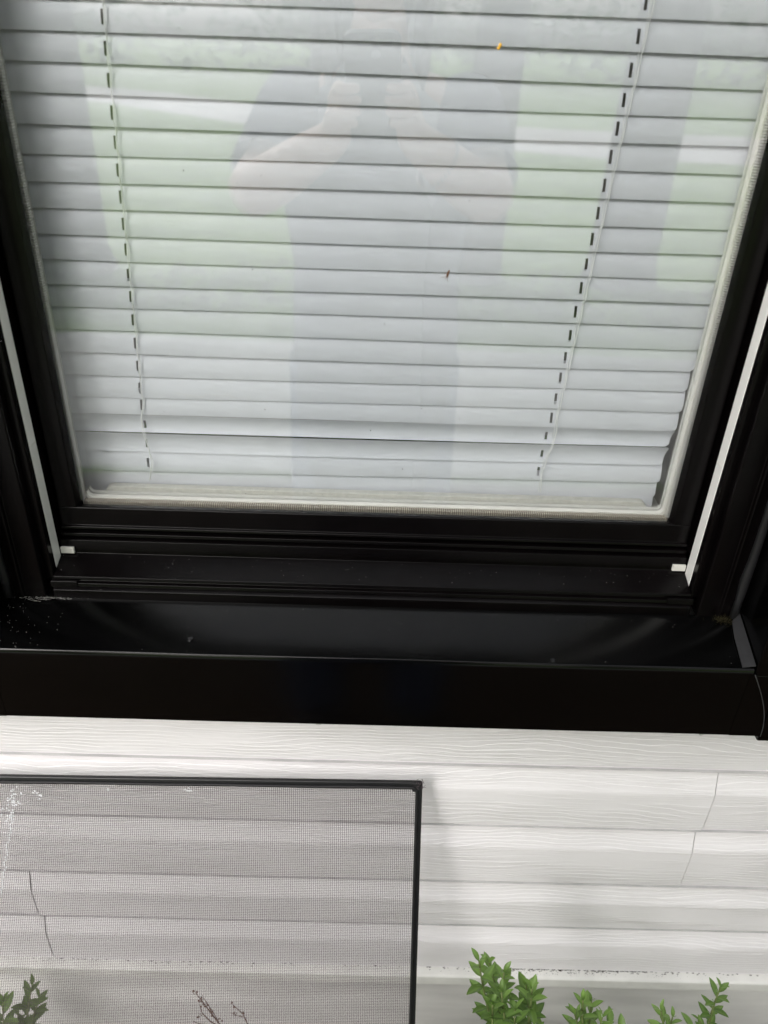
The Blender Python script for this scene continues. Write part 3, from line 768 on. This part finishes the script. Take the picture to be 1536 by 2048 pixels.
shr = empty('boxwood_shrub', 'leafy green boxwood shrub in front of the foundation right of the screen', 'shrub', (0.27, -0.25, GZ))
def shoots(parent, lst, m):
    for (px, py, fx, fy, wy, n_, L, br, sd_) in lst:
        tip = cam_pt(px, py, wy); ft = cam_pt(fx, fy, wy-0.012)
        # carry the stem on down past the picture edge
        foot = ft+(ft-tip).normalized()*0.02
        sprig(parent, tip, foot, n_+2, L*0.93, sd_, m, br)
shoots(shr, [
    (958, 1922, 990, 2060, -0.215, 6, 0.019, 0.40, 1), (978, 1925, 1000, 2070, -0.200, 7, 0.021, 0.35, 2),
    (1008, 1945, 1002, 2060, -0.210, 6, 0.019, 0.45, 3), (1003, 1985, 1020, 2075, -0.225, 5, 0.020, 0.35, 4),
    (1052, 1970, 1062, 2070, -0.205, 6, 0.021, 0.50, 5), (1064, 1978, 1050, 2080, -0.220, 6, 0.020, 0.50, 6), (1030, 2020, 1030, 2090, -0.23, 5, 0.020, 0.5, 7),
    (985, 2010, 985, 2085, -0.23, 5, 0.019, 0.35, 17),
    (1166, 2000, 1172, 2080, -0.215, 5, 0.019, 0.65, 8), (1183, 2003, 1176, 2080, -0.205, 5, 0.018, 0.65, 9), (1150, 2030, 1165, 2090, -0.22, 4, 0.018, 0.6, 10), (1205, 2035, 1190, 2090, -0.22, 4, 0.017, 0.7, 11),
    (1322, 2022, 1335, 2085, -0.215, 4, 0.017, 0.9, 12), (1345, 2035, 1340, 2090, -0.205, 3, 0.015, 0.95, 13),
    (1441, 1976, 1418, 2075, -0.205, 8, 0.0165, 0.42, 14), (1400, 2042, 1410, 2090, -0.21, 3, 0.015, 0.8, 15)], M['leaf'])
# the body of the shrub below the picture edge
rnd = random.Random(31)
trunk = MB()
for k in range(9):
    a = k*0.7; trunk.tube([(0.02*math.cos(a), 0.02*math.sin(a), 0), (0.10*math.cos(a), 0.05*math.sin(a), 0.14), (0.19*math.cos(a), 0.06*math.sin(a), 0.58)], [0.006, 0.004, 0.002], 6)
trunk.build('woody_stems', M['twig'], shr, smooth=True)
b = MB(); tone = []
for k in range(3200):
    p = Vector((rnd.uniform(-0.26, 0.24), rnd.uniform(-0.11, 0.10), 0))
    top = 0.60-0.9*(abs(p.x)/0.26)**2*0.14-rnd.random()*0.06
    p.z = top*rnd.uniform(0.25, 1.0)**0.6
    d = Vector((rnd.gauss(0, 1), rnd.gauss(0, 1), rnd.uniform(0.1, 1.4)))
    L = rnd.uniform(0.014, 0.021)
    leaf(b, tone, p, d, Vector((rnd.gauss(0, .5), rnd.gauss(0, .5), 1)), L, L*0.48, rnd.uniform(0.05, 0.6))
b.build('lower_foliage', M['leaf'], shr, smooth=True, tone=tone)

shl = empty('boxwood_shrub', 'small dark boxwood shrub behind the mesh of the leaning screen', 'shrub', (-0.45, -0.085, GZ))
shoots(shl, [(64, 1972, 52, 2060, -0.092, 5, 0.024, 0.30, 41), (78, 1995, 56, 2062, -0.088, 4, 0.022, 0.25, 42), (35, 2022, 48, 2085, -0.092, 4, 0.016, 0.25, 43), (6, 2005, 8, 2085, -0.092, 5, 0.026, 0.75, 44), (60, 2048, 55, 2100, -0.09, 4, 0.02, 0.3, 45)], M['leaf_dark'])
b = MB(); tone = []
for k in range(420):
    p = Vector((rnd.uniform(-0.12, 0.10), rnd.uniform(-0.03, 0.03), rnd.uniform(0.08, 0.30)))
    d = Vector((rnd.gauss(0, 1), rnd.gauss(0, 1), rnd.uniform(0.1, 1.4))); L = rnd.uniform(0.014, 0.021)
    leaf(b, tone, p, d, Vector((rnd.gauss(0, .5), rnd.gauss(0, .5), 1)), L, L*0.48, rnd.uniform(0.05, 0.6))
b.build('lower_foliage', M['leaf_dark'], shl, smooth=True, tone=tone)
# bare brown twig behind the screen
tw = MB(); rnd = random.Random(8); yT = -0.105
org = Vector((cam_pt(470, 2100, yT).x, yT, GZ))
def tpath(pts, r0):
    P_ = [cam_pt(px, py, yT)-org for px, py in pts]
    tw.tube(P_, [r0*(1-0.6*k/(len(P_)-1)) for k in range(len(P_))], 5)
tpath([(470, 2110), (448, 2060), (425, 2030), (402, 2000), (391, 1985)], 0.0011)
tpath([(448, 2060), (420, 2042), (404, 2026), (399, 2008)], 0.0009)
tpath([(425, 2030), (418, 2012), (407, 1996), (405, 1990)], 0.0007)
tpath([(440, 2050), (425, 2022), (412, 2006)], 0.0006)
tpath([(480, 2110), (500, 2060), (486, 2028), (466, 2010)], 0.0010)
tpath([(500, 2060), (490, 2035), (470, 2030), (462, 2026)], 0.0006)
tpath([(440, 2052), (400, 2048), (385, 2042)], 0.0008)
for k in range(40):
    px, py = rnd.choice([(391, 1985), (402, 2000), (405, 2012), (415, 2015), (425, 2028), (466, 2010), (486, 2028), (470, 2028), (399, 2030), (440, 2040)])
    p = cam_pt(px+rnd.uniform(-5, 5), py+rnd.uniform(-5, 5), yT)-org
    tw.ball(p, rnd.uniform(0.0005, 0.0013), 5, 4, (1, 1, 1.6))
tw.tube([cam_pt(470, 2110, yT)-org, Vector((0.0, 0.0, 0.2)), Vector((0, 0, 0))], [0.0018, 0.0025, 0.003], 6)
tag(tw.build('dry_twig', M['twig'], loc=tuple(org)), 'bare brown twig with withered buds behind the screen mesh', 'twig')

# ------------------------------------------------------------------ small things
def on_plane(px, py, wy): return cam_pt(px, py, wy)
# dust and grit on the black sill
b = MB(); rnd = random.Random(77)
def grit(x, y, z, s): b.ball((x, y, z), s, 5, 4, (rnd.uniform(.8, 1.8), rnd.uniform(.8, 1.5), 0.6))
def capz(y): return -0.4338+(y-SB)*(0.0144/0.0530)
for k in range(75):
    y = rnd.uniform(-0.098, -0.047)
    left = rnd.random() < 0.72
    x = (-0.322+abs(rnd.gauss(0, 0.022))) if left else rnd.uniform(-0.30, 0.32)
    grit(x, y, capz(y)+0.0002, rnd.uniform(0.00010, 0.00024))
for k in range(60):
    t = rnd.random(); y = -0.017-t*0.020; z = -0.4076-(t*0.020)*0.312
    grit(rnd.uniform(-0.28, 0.28), y, z+0.0003, rnd.uniform(0.00010, 0.00024))
for k in range(60):
    grit(rnd.uniform(-0.28, 0.28), -0.0450, -0.4252+0.0003, rnd.uniform(0.00012, 0.00030))
for k in range(60):
    grit(rnd.gauss(-0.29, 0.02), rnd.uniform(-0.050, -0.0465), -0.4335+rnd.uniform(0, .001), rnd.uniform(0.0001, 0.00026))
for k in range(22):
    p = Vector((rnd.uniform(-0.312, -0.268), -0.0478-rnd.random()*0.004, -0.4330+rnd.uniform(0, 0.0015)))
    q = p+Vector((rnd.uniform(-0.010, 0.012), rnd.uniform(-0.004, 0.001), rnd.uniform(-0.0015, 0.0025)))
    b.tube([p, (p+q)/2+Vector((0, 0, -0.0006)), q], 0.00009, 3, cap=False)
tag(b.build('sill_grit', M['dust']), 'pale grains of grit scattered over the black sill', 'grit', kind='stuff')
# specks on the glass and on the blind's foot
b = MB()
for k in range(85):
    x = rnd.uniform(-0.25, 0.255); z = -0.356+abs(rnd.gauss(0, 0.10)) if k < 60 else rnd.uniform(-0.35, 0.0)
    b.ball((x, -0.00012, z), rnd.uniform(0.00012, 0.00032), 5, 4, (rnd.uniform(.7, 1.6), 0.4, rnd.uniform(.7, 1.6)))
for px, py in ((769, 648), (741, 861), (505, 539), (530, 819), (805, 938), (367, 341), (843, 817)):
    p = cam_pt(px, py, -0.0002); b.ball(p, 0.0005, 6, 4, (0.8, 0.4, 1.3))
tag(b.build('glass_specks', M['speck']), 'fine dark specks of dirt on the window glass', 'specks', kind='stuff')
b = MB(); p = cam_pt(895, 549, -0.0010)
b.tube([p+Vector((0.0012, 0, 0.0034)), p+Vector((0.0004, 0, 0.001)), p+Vector((-0.0002, 0, -0.0022))], [0.0004, 0.0009, 0.0006], 6)
for dx, dz in ((-.003, .001), (-.0022, -.0035), (.0016, .0022), (-.0045, -.0022), (.0006, -.0052)):
    b.tube([p, p+Vector((dx*.5, 0, dz*.9)), p+Vector((dx, 0, dz))], 0.00014, 4)
b.v = [(x-p.x, y-p.y, z-p.z) for x, y, z in b.v]
tag(b.build('seed_husk', M['seed'], loc=tuple(p)), 'tiny brown seed husk with hairs stuck to the glass', 'seed')
b = MB(); p = cam_pt(1000, 93, -0.0010)  # room light showing between slats, painted as a yellow bead on the pane
b.ball((0, 0, 0.0008), 0.0015, 7, 5, (0.8, 0.35, 0.9)); b.ball((-0.0009, 0, -0.0010), 0.0012, 7, 5, (1.0, 0.35, 0.8))
tag(b.build('amber_glint', M['amber'], loc=tuple(p)), 'room light painted as a tiny bright yellow fleck on the upper glass', 'glint')
# a fine hair on the glass
b = MB(); P_ = [cam_pt(x, y, -0.0004) for x, y in ((350, 785), (375, 790), (400, 795), (412, 791), (420, 789), (435, 792), (455, 791), (466, 793), (475, 798))]
o0 = P_[4]; b.tube([q-o0 for q in P_], 0.00013, 4)
tag(b.build('hair_strand', M['dust'], loc=tuple(o0)), 'fine wavy hair clinging to the lower left glass', 'hair')
# water drops
for (px, py, wy, r_, lab) in ((380, 1279, None, 0.0030, 'flat water drop on the left part of the black sill'), (1105, 1321, None, 0.0026, 'water drop at the front edge of the black sill on the right')):
    # find the spot on the sloping sill
    best = None
    for q in range(60):
        yy = SB-(0.0535)*q/60; pp = cam_pt(px, py, yy); e = abs(pp.z-capz(yy))
        if best is None or e < best[0]: best = (e, pp, yy)
    pp = best[1]; b = MB(); b.ball((0, 0, 0), r_, 14, 10, (1, 0.85, 0.42))
    tag(b.build('water_drop', M['water'], smooth=True, loc=(pp.x, pp.y, capz(best[2])+0.0004)), lab, 'water drop', 'water drops on the black trim')
for px, py, lab in ((637, 1449, 'drip hanging under the black sill left of centre'), (1400, 1473, 'drip hanging under the black sill near its right end')):
    pp = cam_pt(px, py, -0.097); b = MB(); b.ball((0, 0, 0), 0.0024, 12, 8, (1.2, 0.9, 0.9))
    tag(b.build('water_drop', M['water'], smooth=True, loc=(pp.x, -0.0970, -0.5280)), lab, 'water drop', 'water drops on the black trim')
# moss in the right hand corner
b = MB(); rnd = random.Random(2)
for k in range(200):
    c = Vector((rnd.gauss(0, 0.0045), rnd.gauss(0, 0.0025), abs(rnd.gauss(0, 0.0022))))
    d = Vector((rnd.gauss(0, 1), rnd.gauss(0, 1), rnd.uniform(0, 1.6))).normalized()*rnd.uniform(0.001, 0.0032)
    b.tube([c, c+d*0.5+Vector((rnd.gauss(0, .0003), 0, 0)), c+d], 0.00011, 3, cap=False)
tag(b.build('moss_tuft', M['moss'], loc=(0.3135, -0.0520, -0.4352)), 'tuft of dry brown moss in the right corner of the sill', 'moss')

# ------------------------------------------------------------------ phone (the camera sits at its lens)
ph = bpy.data.objects.new('phone', None); COL.objects.link(ph); ph.empty_display_size = 0.05
tag(ph, 'dark smartphone held up and mirrored in the glass', 'phone')
cpos = Vector((0, -0.6, 0))
base = cpos-fw*0.0075-up2*0.014-rt2*0.022
ph.matrix_world = Matrix(((rt2.x, up2.x, -fw.x, base.x), (rt2.y, up2.y, -fw.y, base.y), (rt2.z, up2.z, -fw.z, base.z), (0, 0, 0, 1)))
def rrect(w, h, r, n=6):
    pts = []
    for cx_, cy_, a0 in ((w/2-r, h/2-r, 0), (-w/2+r, h/2-r, 90), (-w/2+r, -h/2+r, 180), (w/2-r, -h/2+r, 270)):
        for k in range(n+1): a = R(a0+90*k/n); pts.append((cx_+r*math.cos(a), cy_+r*math.sin(a)))
    return pts
def slab(pts, z0, z1, dx=0, dy=0):
    b = MB(); n = len(pts); b.v = [(x+dx, y+dy, z0) for x, y in pts]+[(x+dx, y+dy, z1) for x, y in pts]
    b.f = [tuple(range(n))[::-1], tuple(range(n, 2*n))]+[(k, (k+1) % n, (k+1) % n+n, k+n) for k in range(n)]; return b
slab(rrect(0.078, 0.155, 0.013), -0.0015, 0.0085, 0, -0.058+0.0).build('phone_body', M['phone'], ph, bevel=0.0015)
slab(rrect(0.036, 0.036, 0.009), -0.0032, -0.0018, 0.014, 0.0005).build('camera_block', M['phone'], ph, bevel=0.0006)
for dx, dy in ((0.005, 0.009), (0.005, -0.008)):
    slab(rrect(0.013, 0.013, 0.0064), -0.0050, -0.0034, dx, dy).build('lens', M['lens'], ph, bevel=0.0005)

# ------------------------------------------------------------------ the person mirrored in the glass
per = empty('person', 'person in dark jacket and jeans holding up a phone, mirrored in the glass', 'person', (-0.01, -1.12, GZ))
po = Vector(per.location)
def Ph(lx, ly, lz=0.004): return base+rt2*lx+up2*ly-fw*lz
verts = []; rads = []; edges = []
def addv(p, r):
    verts.append(tuple(Vector(p)-po)); rads.append(r); return len(verts)-1
def chain(start, pts):
    last = start
    for p, r in pts:
        k = addv(p, r)
        if last is not None: edges.append((last, k))
        last = k
    return last
pel = addv((-0.01, -1.12, -0.60), 0.125)
sp1 = chain(pel, [((-0.01, -1.11, -0.42), 0.12), ((-0.01, -1.10, -0.27), 0.135), ((-0.01, -1.10, -0.15), 0.12)])
neck = chain(sp1, [((-0.012, -1.08, -0.055), 0.058), ((-0.015, -1.05, 0.015), 0.054), ((-0.02, -1.035, 0.075), 0.052)])
for s in (-1, 1):
    hip = chain(pel, [((-0.01+s*0.09, -1.12, -0.68), 0.088), ((-0.01+s*0.11, -1.09, -0.88), 0.072), ((-0.01+s*0.12, -1.07, -1.03), 0.055), ((-0.01+s*0.12, -1.09, -1.20), 0.050), ((-0.01+s*0.125, -1.12, -1.42), 0.034), ((-0.01+s*0.13, -1.06, -1.465), 0.032), ((-0.01+s*0.14, -0.96, -1.475), 0.024)])
    elb = cam_pt(0, 0, -1)
    E_ = Vector((-0.230, -0.79, -0.235)) if s < 0 else Vector((0.185, -0.79, -0.235))
    Wr = Ph(s*0.056, -0.150, 0.020)
    Pm = Ph(s*0.047, -0.108, 0.014)
    sh = chain(sp1, [((-0.01+s*0.13, -1.10, -0.125), 0.064), ((-0.01+s*0.185, -1.08, -0.155), 0.056)])
    el = chain(sh, [(((Vector((-0.01+s*0.185, -1.08, -0.155))+E_)/2), 0.044), (E_, 0.046)])
    wr = chain(el, [(E_.lerp(Wr, 0.3), 0.048), (E_.lerp(Wr, 0.65), 0.039), (Wr, 0.029)])
    pm = chain(wr, [(Pm, 0.024), (Ph(s*0.048, -0.082, 0.014), 0.022)])
    root = len(verts)-2
    for q, (yy, ln) in enumerate(((-0.056, 1.0), (-0.074, 1.06), (-0.092, 1.0), (-0.109, 0.84))):
        chain(pm if q < 2 else root, [(Ph(s*0.050, yy, 0.006), 0.0088), (Ph(s*0.047, yy+0.001, -0.0085), 0.0082), (Ph(s*(0.047-0.018*ln), yy+0.003, -0.0110), 0.0076), (Ph(s*(0.047-0.030*ln), yy+0.004, -0.0100), 0.0066)])
    chain(root, [(Ph(s*0.040, -0.105, 0.024), 0.0105), (Ph(s*0.030, -0.085, 0.022), 0.0095), (Ph(s*0.018, -0.066, 0.0185), 0.0078)])
me = bpy.data.meshes.new('body'); me.from_pydata(verts, edges, []); me.update()
body = bpy.data.objects.new('body', me); COL.objects.link(body); body.parent = per
sk = body.modifiers.new('skin', 'SKIN'); sk.use_smooth_shade = True
for k, v in enumerate(me.skin_vertices[0].data):
    v.radius = (rads[k], rads[k]); v.use_root = (k == 0)
sb = body.modifiers.new('sub', 'SUBSURF'); sb.levels = 2; sb.render_levels = 2
me.materials.append(M['skin'])
# head, shaped from a sphere, joined to the same mesh after the skin is grown
dg = bpy.context.evaluated_depsgraph_get(); ev = body.evaluated_get(dg); grown = bpy.data.meshes.new_from_object(ev)
hb = MB(); hc = Vector((-0.022, -1.015, 0.135))-po
seg, ring = 28, 22
hb.ball((0, 0, 0), 1.0, seg, ring)
nv = []
for (x, y, z) in hb.v:
    X_, Y_, Z_ = x*0.076, y*0.092, z*0.115
    if z < -0.1: X_ *= 1-0.34*(-z-0.1); 
    if z < -0.3 and y > 0: Y_ *= 1+0.08
    if z < 0 and y < 0: Y_ *= 1+0.35*z
    if y > 0.5:                                    # face side looks towards the window (+y)
        nose = math.exp(-((x/0.16)**2))*math.exp(-(((z+0.12)/0.20)**2)); Y_ += 0.020*nose
        for ex in (-0.38, 0.38): Y_ -= 0.009*math.exp(-(((x-ex)/0.17)**2))*math.exp(-(((z-0.05)/0.12)**2))
        Y_ += 0.005*math.exp(-((x/0.25)**2))*math.exp(-(((z+0.46)/0.07)**2))
        Y_ += 0.006*math.exp(-((x/0.25)**2))*math.exp(-(((z+0.80)/0.14)**2))
    nv.append((X_, Y_, Z_))
til = Matrix.Rotation(R(-14), 3, 'X')
hb.v = [tuple(til@Vector(p)+hc) for p in nv]
for s in (-1, 1): hb.ball(tuple(hc+Vector((s*0.075, -0.004, -0.004))), 0.03, 10, 8, (0.35, 0.55, 1.0))
hm = bpy.data.meshes.new('head'); hm.from_pydata(hb.v, [], hb.f)
bm = bmesh.new(); bm.from_mesh(grown); bm.from_mesh(hm); fin = bpy.data.meshes.new('body'); bm.to_mesh(fin); bm.free()
fin.materials.clear(); fin.materials.append(M['skin'])
for p in fin.polygons: p.use_smooth = True
body.modifiers.clear(); body.data = fin
# eyes, lips and brows
for s in (-1, 1):
    b = MB(); e = til@Vector((s*0.029, 0.078, 0.006))+hc; b.ball(tuple(e), 0.0115, 12, 8); b.build('eye', mat('eye_white', (0.7, 0.7, 0.68), 0.2), per, smooth=True)
    b = MB(); e2 = til@Vector((s*0.029, 0.0885, 0.005))+hc; b.ball(tuple(e2), 0.0045, 8, 6, (1, .4, 1)); b.build('iris', M['hair'], per, smooth=True)
b = MB(); l = til@Vector((0, 0.0865, -0.052))+hc; b.ball(tuple(l), 0.022, 14, 8, (1, 0.28, 0.24)); b.build('lips', mat('lips', (0.42, 0.16, 0.14), 0.45), per, smooth=True)
# hair: cap plus shoulder length fall
b = MB(); rnd = random.Random(14)
for k in range(420):
    th = rnd.uniform(0, 2*math.pi); zz = rnd.uniform(-0.15, 1.0)
    if math.sin(th) > 0.25 and zz < 0.55: continue
    rr = math.sqrt(max(0, 1-zz*zz)); x_, y_ = rr*math.cos(th), rr*math.sin(th)
    p0 = til@Vector((x_*0.081, y_*0.098, zz*0.121))+hc
    L = 0.20+rnd.random()*0.06 if zz < 0.5 else 0.09
    out = Vector((x_, min(y_, 0.1), 0)).normalized() if rr > 0.05 else Vector((0, -1, 0))
    pts = [p0, p0+out*0.012+Vector((0, -0.01, -L*0.25)), p0+out*0.016+Vector((0, -0.02, -L*0.6)), p0+out*0.008+Vector((0, -0.02, -L))]
    if math.sin(th) > 0.1: pts = [p0, p0+Vector((x_*0.03, -0.03, 0.005)), p0+Vector((x_*0.05, -0.07, -0.01))]
    b.tube(pts, [0.006, 0.008, 0.007, 0.003][:len(pts)], 5)
b.build('hair', M['hair'], per, smooth=True)
# clothes: rings lofted round the trunk and limbs
def loft(name, rings, m, parent, n=24, wob=0.004, cap=False, seedv=1):
    rnd = random.Random(seedv); b = MB(); ph0 = [rnd.uniform(0, 6) for _ in range(3)]
    for r_i, (c, ax, rx, ry) in enumerate(rings):
        c = Vector(c)-po; ax = Vector(ax).normalized(); u = ax.cross(Vector((0, 1, 0))); u = u.normalized() if u.length > 0.1 else Vector((1, 0, 0)); v = ax.cross(u).normalized()
        for k in range(n):
            a = 2*math.pi*k/n; w_ = 1+wob*10*math.sin(3*a+ph0[0]+r_i)*0.3+wob*6*math.sin(7*a+ph0[1]-r_i*1.7)*0.3
            b.v.append(tuple(c+u*math.cos(a)*rx*w_+v*math.sin(a)*ry*w_))
    for r_i in range(len(rings)-1):
        for k in range(n): q = (k+1) % n; b.f.append((r_i*n+k, r_i*n+q, (r_i+1)*n+q, (r_i+1)*n+k))
    o = b.build(name, m, parent, smooth=True)
    md = o.modifiers.new('thick', 'SOLIDIFY'); md.thickness = 0.003
    md = o.modifiers.new('sub', 'SUBSURF'); md.levels = 1; md.render_levels = 1
    return o
Z = (0, 0, 1)
loft('shirt', [((-0.01, -1.12, -0.68), Z, 0.172, 0.135), ((-0.01, -1.115, -0.55), Z, 0.168, 0.138), ((-0.01, -1.11, -0.42), Z, 0.160, 0.135), ((-0.01, -1.10, -0.28), Z, 0.178, 0.148), ((-0.01, -1.10, -0.17), Z, 0.185, 0.140), ((-0.01, -1.095, -0.10), Z, 0.150, 0.105), ((-0.012, -1.085, -0.055), Z, 0.080, 0.075), ((-0.012, -1.08, -0.035), Z, 0.072, 0.068)], M['shirt'], per, seedv=2)
# jacket: open shell left and right of the front
b = MB(); jr = [(-1.02, 0.175, 0.150), (-0.86, 0.182, 0.152), (-0.70, 0.190, 0.155), (-0.55, 0.185, 0.158), (-0.42, 0.178, 0.155), (-0.28, 0.196, 0.168), (-0.17, 0.204, 0.160), (-0.105, 0.172, 0.124), (-0.062, 0.100, 0.094)]
n = 26
for r_i, (z, rx, ry) in enumerate(jr):
    for k in range(n+1):
        g = 0.01 if z < -0.25 else (14 if z < -0.15 else 26)      # opens at one side of the chest
        a = R(58+g)+R(360-2*g)*k/n
        w_ = 1+0.02*math.sin(5*a+r_i)
        b.v.append((-0.01+rx*math.cos(a)*w_-po.x, -1.105+ry*math.sin(a)*w_-po.y, z-po.z))
for r_i in range(len(jr)-1):
    for k in range(n): a_ = r_i*(n+1)+k; b.f.append((a_, a_+1, a_+n+2, a_+n+1))
o = b.build('jacket', M['navy'], per, smooth=True); md = o.modifiers.new('thick', 'SOLIDIFY'); md.thickness = 0.006
for s in (-1, 1):
    E_ = Vector((-0.230, -0.79, -0.235)) if s < 0 else Vector((0.185, -0.79, -0.235))
    A_ = Vector((-0.01+s*0.165, -1.09, -0.135)); d = (E_-A_).normalized()
    loft('sleeve', [(tuple(A_-d*0.03), tuple(d), 0.085, 0.085), (tuple(A_+d*0.03), tuple(d), 0.082, 0.080), (tuple(A_.lerp(E_, 0.4)), tuple(d), 0.068, 0.066), (tuple(A_.lerp(E_, 0.72)), tuple(d), 0.062, 0.060)], M['navy'], per, seedv=5+s)
    hx_ = -0.01+s*0.09
    loft('trouser_leg', [((hx_, -1.12, -0.62), Z, 0.105, 0.118), ((hx_+s*0.005, -1.115, -0.74), Z, 0.098, 0.105), ((-0.01+s*0.11, -1.09, -0.90), Z, 0.086, 0.088), ((-0.01+s*0.12, -1.07, -1.05), Z, 0.072, 0.074), ((-0.01+s*0.12, -1.09, -1.22), Z, 0.068, 0.070), ((-0.01+s*0.125, -1.11, -1.44), Z, 0.066, 0.072)], M['jeans'], per, seedv=9+s)
    b = MB(); b.ball((-0.01+s*0.135-po.x, -1.03-po.y, -1.462-po.z), 0.05, 16, 10, (0.95, 2.7, 0.72)); b.build('shoe', M['sole'], per, smooth=True)
# beaded bracelet hanging from the wrist on the right of the picture
b = MB(); Wc = Vector((0.185, -0.79, -0.235)).lerp(Ph(0.056, -0.150, 0.020), 0.70)-po
dA = (Ph(0.056, -0.150, 0.020)-Vector((0.185, -0.79, -0.235))).normalized(); u = dA.cross(Vector((0, 0, 1))).normalized(); v = dA.cross(u)
for k in range(34):
    a = 2*math.pi*k/34; p = Wc+(u*math.cos(a)+v*math.sin(a))*0.043+Vector((0, 0, -0.008)); b.ball(tuple(p), 0.0030, 7, 5)
b.build('bracelet', M['bead'], per, smooth=True)
